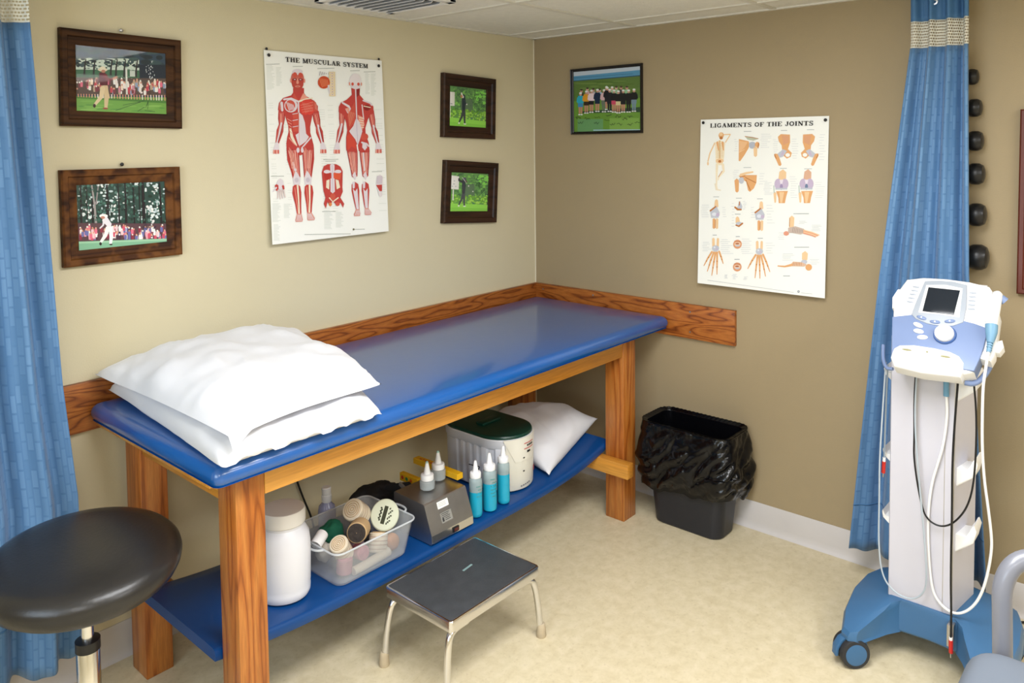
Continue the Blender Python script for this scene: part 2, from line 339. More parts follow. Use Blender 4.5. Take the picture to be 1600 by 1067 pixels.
b = MB(); b.box(-.018, 0, -1.03, 0, .714, .855, .0015); t2 = struct('trim_2', b, OAKRAILY)
b = MB(); b.box(-.0035, 0, -.0035, 0, .855, ZC-.006); struct('trim_3', b, mat('caulk', 'E2DCC8', .7))
b = MB()
for y, z in ((-.06, .83), (-.35, .836), (-.835, .825), (-.835, .742)):
    t = bmesh.new(); bmesh.ops.create_cone(t, cap_ends=True, segments=12, radius1=.004, radius2=.004, depth=.002, matrix=Matrix.Translation((-.0185, y, z)) @ Matrix.Rotation(PI/2, 4, 'Y')); b.merge(t)
o = build('screw', b, STEEL, t2)
# ceiling air vent
tv = thing('ceiling_vent', 'white square louvred air vent set in the ceiling tile near the left wall', 'vent', (-1.12, -.30, ZC))
b = MB(); x0, x1, y0, y1 = -1.31, -.97, -.46, -.12
for q in (0,):
    b.box(x0, x1, y0, y0+.03, ZC-.012, ZC, .003); b.box(x0, x1, y1-.03, y1, ZC-.012, ZC, .003); b.box(x0, x0+.03, y0, y1, ZC-.012, ZC, .003); b.box(x1-.03, x1, y0, y1, ZC-.012, ZC, .003)
build('vent_frame', b, WHITEP, tv)
b = MB(); b.box(x0+.02, x1-.02, y0+.02, y1-.02, ZC-.002, ZC-.0005); build('duct_shade_plate', b, BLACKP, tv)  # black plate stands for the shade inside the duct, no real hole
for k in range(8):
    b = MB(); xx = x0+.045+k*.036
    b.box(-.014, .014, y0+.03, y1-.03, -.0008, .0008, 0, 1, Matrix.Translation((xx, 0, ZC-.009)) @ Matrix.Rotation(-.75, 4, 'Y')); build('louvre', b, WHITEP, tv)

# ------------------------------------------------------------------ treatment table
def shelf_z(x): return .244+(.062 if x < -1.08 else .137)*(x+1.08)**4
def rest(x0, x1, t=0.0):
    '''height of the base centre of a thing standing on the sagging shelf, tilted by t about y'''
    c = (x0+x1)/2; return max(shelf_z(x0+(x1-x0)*i/12)+t*(x0+(x1-x0)*i/12-c) for i in range(13))+.0008
tt = thing('treatment_table', 'long wooden treatment table with royal blue padded vinyl top against the wall', 'table', (-1.03, -.38, 0))
def pad_mesh(x0, x1, y0, y1, z0, z1, rc, re, dome=.006):
    """padded slab: rounded plan corners, fully rolled edge"""
    def ring(ins, z):
        pts = []; r = max(rc-ins*.6, .004); X0, X1, Y0, Y1 = x0+ins, x1-ins, y0+ins, y1-ins
        for cx, cy, a0 in ((X1-r, Y0+r, -PI/2), (X1-r, Y1-r, 0), (X0+r, Y1-r, PI/2), (X0+r, Y0+r, PI)):
            for i in range(7): a = a0+i*PI/12; pts.append((cx+r*math.cos(a), cy+r*math.sin(a), z))
        return pts
    R = []; h = z1-z0
    R.append(ring(.02, z0)); R.append(ring(.004, z0+.002))
    for i in range(9):
        a = -PI/4+i*(PI*.75)/8; R.append(ring(re*(1-math.cos(a)), z0+h*.45+(h*.55)*math.sin(a) if a > 0 else z0+h*.45+h*.45*math.sin(a)*1.3))
    R.append(ring(re+.03, z1+dome*.5)); R.append(ring(re+.10, z1+dome)); R.append(ring(re+.2, z1+dome))
    return R
b = MB(); b.loops(pad_mesh(-2.036, -.024, -.744, -.022, .747, .797, .022, .03)); build('padded_top', b, BLUEV, tt, sharp=60)
b = MB(); b.box(-2.02, -.04, -.684, -.03, .730, .748, .002); build('top_board', b, APRON, tt)
LX0, LX1 = -1.956, -.203
lg = [(-1.956, -1.878, -.685, -.600), (-.292, -.205, -.690, -.602), (-1.958, -1.880, -.165, -.072), (-.292, -.205, -.165, -.072)]
for i, (x0, x1, y0, y1) in enumerate(lg):
    b = MB(); b.box(x0, x1, y0, y1, 0, .73, .003); o = build('leg', b, FIRLEG, tt)
b = MB(); b.box(-1.878, -.292, -.686, -.664, .670, .73, .002); build('front_apron', b, APRON, tt)
b = MB(); b.box(-1.880, -.292, -.10, -.078, .655, .73, .002); build('rear_apron', b, APRON, tt)
b = MB(); b.box(-1.95, -1.93, -.60, -.165, .655, .73, .002); build('end_apron', b, APRONY, tt)
b = MB(); b.box(-.235, -.215, -.602, -.165, .655, .73, .002); build('end_apron', b, APRONY, tt)
zs = shelf_z(-.32)-.034
b = MB(); b.box(-.334, -.292, -.735, -.06, zs-.057, zs-.0, .002); build('stretcher', b, APRONY, tt)
zs = shelf_z(-1.86)-.034
b = MB(); b.box(-1.878, -1.85, -.60, -.06, zs-.057, zs-.002, .002); build('stretcher', b, APRONY, tt)
b = MB(); rings = []
for i in range(41):
    x = -1.973+(1.973-.262)*i/40; z = shelf_z(x); y0, y1 = -.597, -.175; e = .012
    rings.append([(x, y0+.002, z-.030), (x, y0, z-.022), (x, y0, z-.01), (x, y0+.004, z-.003), (x, y0+e, z), (x, y0+.05, z+.001), (x, y1-.05, z+.001), (x, y1-e, z), (x, y1, z-.01), (x, y1, z-.022), (x, y1-.002, z-.030)])
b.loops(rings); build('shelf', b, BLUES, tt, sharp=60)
b = MB(); b.box(-1.8785, -1.866, -.684, -.665, 0, .06, .001); build('shim', b, APRON, tt)

# ------------------------------------------------------------------ pillows
def pillow_mesh(c, ht, hb, n=46, pinch=.07, wr=.006, seed=0, p=2.6, hem=0, floor=None, q=.62, cap=None, blunt=0, fp=1):
    """c = corners (-,-), (+,-), (+,+), (-,+); quilted bag with pointed corners"""
    c = [Vector(v) for v in c]; t = bmesh.new(); top = {}; bot = {}
    for i in range(n+1):
        for j in range(n+1):
            s = -1+2*i/n; u = -1+2*j/n
            s = math.sin(s*PI/2)*.35+s*.65; u = math.sin(u*PI/2)*.35+u*.65
            S = s*(1-pinch*(1-u*u)**1*abs(s)**3); U = u*(1-pinch*(fp if u < 0 else 1)*(1-s*s)*abs(u)**3)
            bk = blunt*max(0, s); S *= math.sqrt(1-bk*u*u*.5); U *= math.sqrt(1-bk*s*s*.5)
            base = (c[0]*(1-S)*(1-U)+c[1]*(1+S)*(1-U)+c[2]*(1+S)*(1+U)+c[3]*(1-S)*(1+U))/4
            f = (max(0, 1-abs(s)**p)*max(0, 1-abs(u)**p))**q
            e = max(abs(s), abs(u)); P3 = Vector((base.x*5+seed, base.y*5, seed))
            wn = noise.noise(P3)*wr*1.6*min(1, f*2)+noise.noise(P3*2.6+Vector((3, 1, 0)))*wr*min(1, f*3)
            rid = (1-abs(noise.noise(Vector((base.x*9+base.y*4, base.y*6-base.x*5, seed+4))))*2)
            wn += max(0, rid-.55)*wr*1.1*min(1, f*3)
            if hem and u < 0: wn += hem*math.sin(s*11+seed)*(-u)**8*.5+hem*.6*math.sin(s*23)*(-u)**14
            zt_ = base.z+ht*f+wn
            if floor is not None: zt_ = max(zt_, (floor(base.x, base.y) if callable(floor) else floor)+.0006+.014*min(1, f*2.5))
            top[i, j] = t.verts.new((base.x, base.y, zt_))
            if 0 < i < n and 0 < j < n:
                z = base.z-hb*f+wn*.3
                if floor is not None: z = max(z, (floor(base.x, base.y) if callable(floor) else floor)+.0008)
                z = min(z, zt_-.0008)
                bot[i, j] = t.verts.new((base.x, base.y, z))
            else: bot[i, j] = top[i, j]
    for i in range(n):
        for j in range(n):
            t.faces.new((top[i, j], top[i+1, j], top[i+1, j+1], top[i, j+1]))
            q_ = [bot[i, j], bot[i, j+1], bot[i+1, j+1], bot[i+1, j]]
            if len(set(q_)) == 4: 
                try: t.faces.new(q_)
                except ValueError: pass
    for v in t.verts:
        if floor is not None: v.co.z = max(v.co.z, (floor(v.co.x, v.co.y) if callable(floor) else floor)+.0006)
        if cap is not None: v.co.z = min(v.co.z, cap)
    return t
b = MB(); b.merge(pillow_mesh([(-2.035, -.768, .809), (-1.565, -.785, .808), (-1.42, -.06, .815), (-1.985, -.035, .825)], .062, .02, seed=2, wr=.009, hem=.012, floor=.804, pinch=.03, p=6, q=.42, cap=.8725, blunt=.2))
single('pillow', b, LINEN, 'flat white pillow lying directly on the blue table top, under the puffier one', 'pillow', group=None, sharp=80)
b = MB(); b.merge(pillow_mesh([(-2.015, -.790, .845), (-1.535, -.760, .866), (-1.40, -.07, .882), (-2.02, -.035, .878)], .092, .004, seed=7.3, wr=.011, pinch=.04, fp=2.6, p=3.4, q=.52, floor=lambda x, y: .8735-.045*max(0, min(1, (-.770-y)/.03)), blunt=.3))
single('pillow', b, LINEN, 'puffy white pillow on top of the flat one on the treatment table', 'pillow', sharp=80)
zt = .25
b = MB(); b.merge(pillow_mesh([(-.622, -.572, .270), (-.20, -.50, .355), (-.25, -.17, .345), (-.575, -.17, .37)], .085, .09, seed=5, wr=.008, pinch=.10, p=2.4, q=.6, floor=None))
for v in b.bm.verts: v.co.z = max(v.co.z, shelf_z(v.co.x)+.003)
single('pillow', b, LINEN, 'white pillow on the lower shelf squeezed behind the green-lidded tub', 'pillow', sharp=80)

# ------------------------------------------------------------------ wall pictures
SK, RED, RED2, DRED, PINK, LAV, CRM = 'D9A08A', 'BD433E', 'CB5445', '8E2A2A', 'E39A88', 'DCD3DA', 'EADFC8'
def caption_block(A, x0, y0, x1, y1, rnd, step, r, col='D3D8D2'):
    y = y0
    while y < y1:
        A.line(x0, y, x0+(x1-x0)*rnd.uniform(.55, 1), y, r, col); y += step
def sheet(name, label, W, H, loc, rotz, tilt, bend):
    """paper sheet; local x right, -y out of the wall, z up, origin at its centre"""
    o = thing(name, label, 'poster', loc, rotz, local=True); o.rotation_euler = (tilt, 0, rotz)
    b = MB(); b.box(-W/2, W/2, -.0004, .0004, -H/2, H/2); p = build('paper', b, PAPER, o); return o
rnd = random.Random(3)
P1 = sheet('poster', 'white wall chart headed THE MUSCULAR SYSTEM with red muscle figures', .508, .66, (-1.1816, -.0165, 1.5175), 0, math.radians(-2.0), 0)
A = Art(quadmap((66, 40), (1236, 163), (1279, 1832), (122, 1959), .508, .66))
A.poly([(66, 40), (1236, 163), (1279, 1832), (122, 1959)], 'F1F2EE')
for (x0, y0, x1, y1) in ((90, 195, 175, 430), (185, 215, 245, 400), (1070, 285, 1115, 490), (1125, 290, 1180, 500), (125, 1555, 215, 1740), (240, 1560, 305, 1700), (135, 1760, 205, 1920), (640, 1650, 735, 1815), (755, 1645, 840, 1790)):
    caption_block(A, x0, y0, x1, y1, rnd, 11, 2.0)
for i in range(46):
    y = 560+i*23
    for xa, xb in ((100, 150), (250, 290), (600, 660), (690, 745), (1150, 1225)):
        if rnd.random() < .55: A.line(xa+(i*.8), y+xa*.05, xb+i*.8, y+xa*.05, 1.8, 'D8DCD6')
for x0, y0, x1 in ((350, 208, 450), (595, 232, 765), (920, 258, 1015), (1055, 270, 1170), (85, 182, 220), (115, 1285, 245), (640, 1125, 790), (660, 1142, 765), (1120, 1248, 1220), (620, 1636, 755), (440, 1860, 900), (940, 1812, 1040)):
    A.line(x0, y0, x1, y0+(x1-x0)*-.01, 2.6, 'A9AEA8')
# front figure
def arm(sh, el, wr, hd, ru, rf):
    A.limb([(sh[0], sh[1]-30, ru*.9), sh+(ru,), ((sh[0]+el[0])/2, (sh[1]+el[1])/2, ru*1.02), el+(ru*.72,)], RED)
    A.limb([el+(ru*.7,), ((el[0]*2+wr[0])/3, (el[1]*2+wr[1])/3, rf), wr+(rf*.5,)], RED)
    for k in range(5): A.line(sh[0]-20+k*9, sh[1]-10, el[0]-14+k*7, el[1]-14, 1.5, 'DC8F84'); A.line(el[0]-18+k*9, el[1]+10, wr[0]-8+k*4, wr[1]-10, 1.5, 'DC8F84')
    A.line(sh[0]+ru*.95, sh[1], el[0]+ru*.7, el[1], 1.6, DRED); A.line(sh[0]-ru*.95, sh[1], el[0]-ru*.7, el[1], 1.6, DRED)
    A.line(sh[0]-6, sh[1]+6, el[0]-3, el[1]-10, 4, PINK); A.limb([(el[0], el[1]-14, 10), (el[0]+(wr[0]-el[0])*.5, el[1]+(wr[1]-el[1])*.5, 8), (wr[0], wr[1], 10)], LAV)
    A.line(el[0]+14, el[1]+6, wr[0]+8, wr[1]-6, 4, DRED)
    A.limb([(wr[0], wr[1]-6, rf*.5), (hd[0], hd[1]-8, 30), (hd[0], hd[1]+14, 30)], LAV)
    for k in range(4): A.limb([(hd[0]-24+k*15, hd[1]-4, 7), (hd[0]-26+k*16, hd[1]+28, 7)], RED2 if k % 2 else PINK)
arm((232, 665), (228, 775), (182, 965), (172, 1032), 33, 34); arm((572, 680), (592, 800), (634, 968), (642, 1032), 33, 34)
A.poly([(350, 420), (350, 462), (330, 490), (250, 515), (206, 565), (196, 630), (214, 662), (256, 655), (268, 700), (296, 790), (298, 850), (284, 900), (274, 960), (276, 1030), (410, 1082), (548, 1030), (545, 980), (530, 920), (514, 860), (514, 800), (532, 715), (545, 660), (592, 660), (594, 600), (560, 548), (480, 500), (458, 470), (458, 420)], RED)
A.ell(395, 335, 66, 92, 'C4675C', 22); A.poly([(333, 335), (342, 400), (372, 448), (395, 458), (425, 446), (452, 395), (460, 335)], 'B8483F')
A.ell(396, 262, 52, 30, LAV); A.ell(370, 290, 22, 26, RED2); A.ell(425, 294, 22, 26, RED2); A.ell(368, 335, 24, 13, DRED); A.ell(424, 337, 24, 13, DRED); A.ell(368, 335, 10, 4, LAV); A.ell(424, 337, 10, 4, LAV)
A.limb([(396, 330, 6), (395, 372, 13)], PINK); A.ell(396, 404, 26, 9, PINK); A.ell(396, 405, 18, 3, DRED); A.ell(328, 345, 8, 22, PINK); A.ell(465, 350, 8, 22, PINK)
A.poly([(360, 470), (400, 545), (380, 552), (345, 500)], RED2); A.poly([(450, 470), (410, 545), (428, 550), (500, 520)], PINK)
A.limb([(255, 530, 9), (330, 520, 8), (398, 552, 9)], LAV); A.limb([(405, 552, 9), (480, 528, 6), (540, 520, 6)], CRM)
A.ell(325, 592, 66, 66, LAV, 20); A.ell(318, 592, 50, 55, RED2, 20)
for k in range(5): A.line(282+k*15, 555+k*6, 310+k*13, 640-k*3, 3.5, LAV)
A.limb([(232, 560, 14), (238, 640, 12)], LAV)
A.ell(488, 610, 82, 78, 'D8443A', 24); A.limb([(550, 570, 26), (572, 640, 18)], RED2)
for k in range(4): A.line(420+k*6, 590+k*22, 545, 560+k*28, 1.8, PINK)
A.line(400, 545, 402, 660, 7, LAV)
for k, y in enumerate((672, 735, 798)): A.poly([(340, y+8), (394, y-4), (394, y+48), (346, y+52)], RED2); A.line(338, y+4, 394, y-6, 3, LAV)
A.poly([(402, 655), (440, 690), (462, 760), (472, 868), (500, 900), (470, 945), (432, 972), (402, 990), (388, 960), (366, 880), (398, 860)], LAV)
A.line(402, 655, 405, 1010, 2, PINK); A.limb([(490, 690, 18), (492, 790, 22), (494, 872, 18)], RED)
A.limb([(316, 820, 10), (330, 900, 14), (372, 985, 9)], CRM); A.line(300, 905, 392, 1015, 5, PINK); A.line(520, 905, 425, 1012, 7, LAV)
for k in range(5): A.line(285+k*6, 720+k*30, 330, 745+k*30, 3, PINK)
def leg(pts, knee, calf, foot, fw, back=False):
    A.limb(pts, RED); x0, y0, r0 = pts[0]; x1, y1, r1 = pts[-1]
    A.line(x0-r0*.55, y0+30, x1-r1*.3, y1-20, 3.5, PINK); A.line(x0+r0*.35, y0+20, x1+r1*.2, y1-30, 3.5, 'E8B5A5'); A.line(x0-5, y0+10, x1, y1-30, 4, DRED)
    for k in range(7): A.line(x0-r0*.7+k*r0*.23, y0+20, x1-r1*.6+k*r1*.2, y1-25, 1.5, 'DC8F84' if k % 3 else 'F0C8BC')
    for sg in (-1, 1): A.line(x0+sg*r0*.96, y0, x1+sg*r1*.94, y1-10, 1.8, DRED)
    A.limb(calf, RED); cx, cy, cr = calf[0]; ex, ey, er = calf[-1]
    if back: A.poly([(knee[0]-22, knee[1]-30), (knee[0]+6, knee[1]-66), (knee[0]+20, knee[1]-20), (knee[0]+6, knee[1]+20)], LAV)
    else: A.poly([(knee[0]-10, knee[1]-85), (knee[0]+10, knee[1]-60), (knee[0]+38, knee[1]-10), (knee[0]+30, knee[1]+55), (knee[0]-30, knee[1]+55), (knee[0]-38, knee[1]-5)], LAV); A.ell(knee[0], knee[1]+8, 20, 24, 'C9BFC9')
    if back: A.poly([(cx-cr*.7, cy+40), (cx, cy+70), (cx+cr*.7, cy+40), (ex+er*.7, ey), (ex-er*.7, ey)], LAV); A.limb([(cx-12, cy-20, 12), (cx-14, cy+34, 11)], LAV)
    else: A.limb([(cx+10, cy-10, 9), ((cx+ex)/2+8, (cy+ey)/2, 7), (ex, ey, 8)], CRM); A.line(cx-cr*.5, cy+10, ex-er*.4, ey, 3, PINK)
    A.poly([(ex-er, ey-6), (ex+er, ey-6), (foot[0]+fw, foot[1]+4), (foot[0]+fw-6, foot[1]+26), (foot[0]-fw+4, foot[1]+28), (foot[0]-fw, foot[1]+10)], 'D6978C')
    for k in range(4): A.line(ex-er+8+k*9, ey+6, foot[0]-fw+14+k*16, foot[1]+20, 2.6, LAV)
leg([(336, 1010, 62), (338, 1120, 58), (362, 1240, 44), (370, 1300, 38)], (370, 1315), [(368, 1385, 36), (370, 1450, 45), (382, 1560, 30), (390, 1660, 22)], (388, 1708), 38)
leg([(487, 1010, 60), (492, 1120, 56), (487, 1240, 42), (482, 1300, 37)], (482, 1315), [(488, 1385, 38), (490, 1450, 45), (492, 1560, 30), (492, 1650, 22)], (508, 1694), 38)
A.ell(388, 1030, 16, 26, LAV); A.ell(430, 1030, 14, 26, LAV); A.limb([(335, 1150, 8), (360, 1230, 12)], LAV)
for k in range(9):
    A.line(438+k*10, 560+k*3, 470+k*9, 668-k*4, 1.4, 'E08A78'); A.line(300+k*6, 1000+k*8, 320+k*5, 1210, 1.5, 'E3A090'); A.line(455+k*8, 1000+k*8, 462+k*6, 1210, 1.5, 'E3A090')
for x, y in ((212, 600), (222, 610), (566, 600), (578, 610)): A.line(x, y-30, x+4, y+30, 2, 'E3A090')
# rear figure
arm((830, 660), (828, 790), (782, 968), (775, 1036), 28, 30); arm((1122, 680), (1140, 810), (1182, 975), (1188, 1036), 28, 30)
A.poly([(930, 430), (935, 490), (880, 540), (822, 568), (800, 610), (798, 660), (830, 680), (850, 700), (872, 770), (880, 840), (868, 910), (866, 1000), (868, 1040), (1100, 1050), (1090, 960), (1062, 880), (1060, 820), (1085, 740), (1110, 690), (1146, 680), (1142, 610), (1120, 575), (1050, 545), (1005, 490), (1010, 430)], RED)
A.ell(968, 355, 58, 70, 'E4DCDF', 22); A.poly([(920, 400), (930, 440), (968, 455), (1008, 440), (1018, 400)], LAV); A.ell(940, 388, 13, 16, RED2); A.ell(998, 390, 13, 16, RED2); A.ell(910, 385, 7, 18, PINK); A.ell(1027, 390, 7, 18, PINK)
A.poly([(926, 425), (966, 440), (966, 520), (932, 500)], RED); A.poly([(972, 440), (1012, 430), (1008, 495), (974, 520)], DRED); A.line(969, 425, 976, 740, 6, LAV)
A.poly([(828, 555), (905, 598), (925, 640), (908, 690), (884, 670), (862, 628), (900, 622), (830, 575)], LAV); A.poly([(862, 628), (905, 618), (905, 688)], 'E2A290')
A.limb([(1040, 550, 7), (1110, 575, 8), (1128, 600, 6)], LAV); A.line(1030, 590, 1045, 740, 5, LAV); A.ell(1080, 620, 34, 30, DRED); A.line(1045, 605, 1115, 620, 4, CRM)
A.poly([(880, 700), (960, 560), (960, 760), (905, 820)], RED2); A.poly([(985, 690), (1040, 715), (1052, 790), (1030, 840), (1000, 800)], PINK)
for k in range(5): A.line(1000, 715+k*24, 1046, 728+k*22, 3, CRM)
A.poly([(972, 715), (1002, 760), (1030, 850), (1004, 930), (982, 990), (958, 930), (906, 862), (900, 848), (940, 800)], LAV); A.line(972, 720, 982, 985, 2.4, 'B9A9BE')
A.poly([(872, 900), (905, 868), (950, 930), (965, 980), (960, 1045), (880, 1050)], 'CF4A3B'); A.ell(1050, 905, 38, 34, RED2); A.limb([(1020, 960, 8), (1070, 975, 9), (1090, 1000, 7)], LAV); A.line(975, 980, 985, 1060, 6, PAPER and 'F1F2EE')
leg([(926, 1040, 52), (935, 1130, 44), (945, 1240, 31), (945, 1290, 28)], (944, 1310), [(948, 1370, 32), (952, 1430, 38), (962, 1540, 26), (972, 1620, 17)], (966, 1655), 34, True)
leg([(1048, 1040, 50), (1050, 1130, 44), (1052, 1240, 32), (1052, 1290, 29)], (1050, 1310), [(1050, 1370, 32), (1052, 1430, 38), (1056, 1540, 26), (1060, 1610, 17)], (1074, 1645), 34, True)
for k in range(8):
    A.line(890+k*9, 650+k*3, 905+k*8, 800-k*16, 1.4, 'E39A80'); A.line(895+k*7, 1050, 912+k*6, 1230, 1.5, 'E3A090'); A.line(1020+k*7, 1060, 1030+k*6, 1230, 1.5, 'E3A090')
A.poly([(1028, 960), (1060, 965), (1075, 1010), (1050, 1040), (1025, 1010)], LAV); A.line(1035, 1060, 1045, 1240, 7, LAV)
# insets
A.rect(706, 265, 768, 505, 'E3CFA8')
for k in range(9): A.ell(738, 280+k*26, 15, 7, LAV); A.ell(738, 280+k*26, 6, 4, 'B9905F')
A.ell(655, 368, 60, 62, 'C8502F', 22)
for k in range(6): A.line(610+k*15, 325+k*3, 640+k*12, 415-k*4, 2.6, 'E58A62')
for k in range(5): A.line(612+k*22, 300-k*3, 622+k*20, 260+k*6, 3.5, 'B8B0B4')
A.limb([(700, 400, 10), (712, 480, 4)], LAV)
A.poly([(640, 1190), (680, 1170), (765, 1172), (805, 1195), (828, 1240), (822, 1400), (826, 1440), (800, 1500), (838, 1560), (826, 1600), (800, 1550), (770, 1580), (720, 1530), (700, 1588), (672, 1540), (655, 1606), (635, 1560), (652, 1500), (634, 1430), (620, 1250)], RED)
A.ell(672, 1244, 34, 18, LAV); A.ell(780, 1244, 34, 18, LAV); A.limb([(725, 1180, 22), (725, 1260, 20), (725, 1440, 22)], LAV); A.line(725, 1180, 725, 1450, 2, 'B9A9BE')
A.poly([(640, 1265), (715, 1255), (715, 1310), (650, 1325)], 'B5372F'); A.poly([(735, 1255), (812, 1262), (802, 1325), (736, 1310)], 'D8583A'); A.poly([(665, 1330), (695, 1320), (690, 1420), (660, 1400)], CRM); A.poly([(755, 1320), (785, 1330), (800, 1400), (765, 1420)], CRM)
A.limb([(690, 1500, 6), (725, 1540, 6), (780, 1500, 6)], CRM); A.ell(725, 1490, 26, 34, 'C95A48'); A.ell(700, 1565, 16, 18, 'D9864E'); A.ell(772, 1562, 22, 20, RED2)
A.limb([(205, 1325, 24), (205, 1390, 42)], LAV); A.limb([(168, 1375, 18), (172, 1420, 14)], RED); A.limb([(230, 1380, 12), (238, 1410, 9)], RED)
for k in range(4): A.limb([(182+k*18, 1420, 7), (176+k*25, 1510-abs(k-1)*8, 5)], 'D9C7C6')
A.limb([(165, 1395, 8), (130, 1435, 5)], LAV)
A.limb([(1195, 1300, 30), (1188, 1370, 32), (1196, 1450, 20), (1200, 1485, 16)], 'E0D8DA'); A.poly([(1156, 1380), (1215, 1375), (1214, 1440), (1190, 1440)], RED)
for k in range(4): A.line(1172+k*14, 1290, 1170+k*13, 1370, 3, 'B9A9BE')
A.ell(927, 1812, 9, 10, '6F6A4A')
glyphs(A, 'THE MUSCULAR SYSTEM', -.174, .2955, .358, .0165, '1E1C1C')
A.obj('artwork', PRINT, P1)

rnd = random.Random(5)
P2 = sheet('poster', 'white wall chart headed LIGAMENTS OF THE JOINTS with tan bone drawings', .508, .66, (-.0165, -1.1287, 1.2806), -PI/2, math.radians(-2.2), 0)
Q = quadmap((1095, 186), (1295, 181), (1290, 466), (1093, 442), .508, .66)
A = Art(lambda x, y: Q(1080+x/6.67, 170+y/6.67))
TAN, TAN2, BRN, GRY, PUR = 'E0A872', 'EBC79B', 'B8763F', 'BFC3CE', 'C3B3CC'
_T = A.T; A.T = lambda x, y: (x, y); A.poly([(-.254, -.33), (.254, -.33), (.254, .33), (-.254, .33)], 'F1F2EE'); A.T = _T
def labels(x0, x1, y0, y1, n=8):
    for i in range(n):
        y = y0+(y1-y0)*i/n; xs = rnd.uniform(0, 14); A.line(x0+xs, y, x0+xs+rnd.uniform(.5, 1)*(x1-x0), y, 1.6, 'C9CDD2')
for bx in ((720, 830, 262, 420, 8), (450, 490, 315, 460, 6), (850, 900, 320, 470, 7), (1045, 1130, 315, 540, 9), (1330, 1390, 270, 560, 10), (440, 500, 640, 740, 5), (710, 790, 675, 810, 5), (760, 850, 770, 910, 9), (1030, 1110, 710, 950, 10), (1290, 1390, 770, 950, 8)): labels(*bx)
for x0, x1, y in ((550, 628, 232), (935, 1000, 224), (1205, 1280, 218), (550, 630, 612), (930, 1000, 622), (1180, 1260, 628), (240, 300, 918), (475, 535, 932), (695, 755, 940)): A.line(x0, y, x1, y, 3, 'AEB2B6')
# skeleton
A.limb([(250, 350, 6), (200, 460, 7), (180, 545, 6)], TAN2); A.ell(180, 568, 9, 20, TAN2); A.limb([(335, 265, 5), (410, 262, 6)], TAN2); A.limb([(410, 265, 5), (360, 345, 6)], TAN2)
A.poly([(250, 350), (300, 320), (358, 350), (352, 440), (346, 520), (330, 580), (300, 588), (262, 560), (258, 480)], 'EFE0C4'); A.limb([(300, 330, 8), (302, 540, 8)], 'D9B98C')
for k in range(9): A.line(268, 365+k*17, 340, 362+k*17, 1.6, 'C9A87C')
A.limb([(275, 345, 12), (290, 430, 5)], TAN); A.limb([(330, 345, 12), (340, 430, 5)], TAN); A.ell(303, 540, 42, 26, TAN2); A.ell(303, 545, 16, 14, BRN)
A.ell(315, 272, 28, 32, TAN); A.ell(315, 300, 18, 16, BRN); A.ell(312, 262, 20, 18, TAN2)
A.limb([(275, 575, 14), (272, 700, 9), (272, 800, 7), (280, 845, 9)], 'EFE0C4'); A.limb([(335, 575, 14), (345, 650, 12), (295, 710, 8), (290, 740, 6)], 'EFE0C4'); A.line(330, 645, 290, 710, 3, BRN); A.limb([(258, 780, 7), (270, 840, 9), (315, 848, 6)], 'E6DBC6')
# shoulders
A.poly([(500, 312), (600, 335), (612, 370), (600, 410), (560, 480), (515, 545), (500, 540)], TAN); A.poly([(505, 330), (590, 345), (560, 400), (506, 455)], 'E8B98A'); A.line(500, 455, 560, 420, 3, TAN2)
A.poly([(560, 282), (640, 290), (710, 310), (650, 330), (590, 318)], 'B9BDA8'); A.line(560, 284, 700, 308, 3, BRN); A.ell(640, 378, 36, 38, GRY, 16); A.ell(690, 372, 24, 30, TAN); A.limb([(672, 400, 20), (674, 488, 17)], TAN2); A.line(706, 350, 700, 410, 5, BRN)
for k in range(5): A.line(612+k*12, 345, 620+k*12, 408, 1.6, '8E93A6')
A.limb([(482, 745, 24), (486, 860, 17)], TAN); A.poly([(500, 700), (560, 690), (690, 690), (686, 770), (660, 830), (620, 866), (600, 850), (580, 760), (540, 735)], TAN); A.line(570, 715, 680, 770, 4, BRN); A.line(575, 740, 625, 850, 4, BRN); A.ell(530, 745, 28, 36, GRY, 14); A.limb([(520, 690, 14), (580, 670, 12), (650, 658, 8)], TAN2); A.line(515, 712, 570, 700, 4, BRN)
# hips
for sx, cx in ((1, 0), (-1, 2195)):
    X = lambda v: cx+sx*v
    A.poly([(X(905), 290), (X(935), 262), (X(1030), 268), (X(1032), 350), (X(1010), 420), (X(1050), 460), (X(1040), 500), (X(1000), 520), (X(965), 490), (X(950), 430), (X(945), 380), (X(915), 340)], TAN); A.ell(X(1008), 482, 24, 20, 'F1F2EE')
    A.poly([(X(945), 275), (X(1020), 278), (X(1020), 350), (X(960), 380)], 'D9A07A'); A.poly([(X(960), 420), (X(1000), 440), (X(960), 500), (X(925), 510), (X(900), 470)], GRY); A.poly([(X(960), 430), (X(972), 470), (X(930), 500)], PUR)
    A.limb([(X(885), 480, 20), (X(905), 520, 20), (X(930), 585, 16)], TAN); A.line(X(870), 470, X(890), 520, 4, BRN)
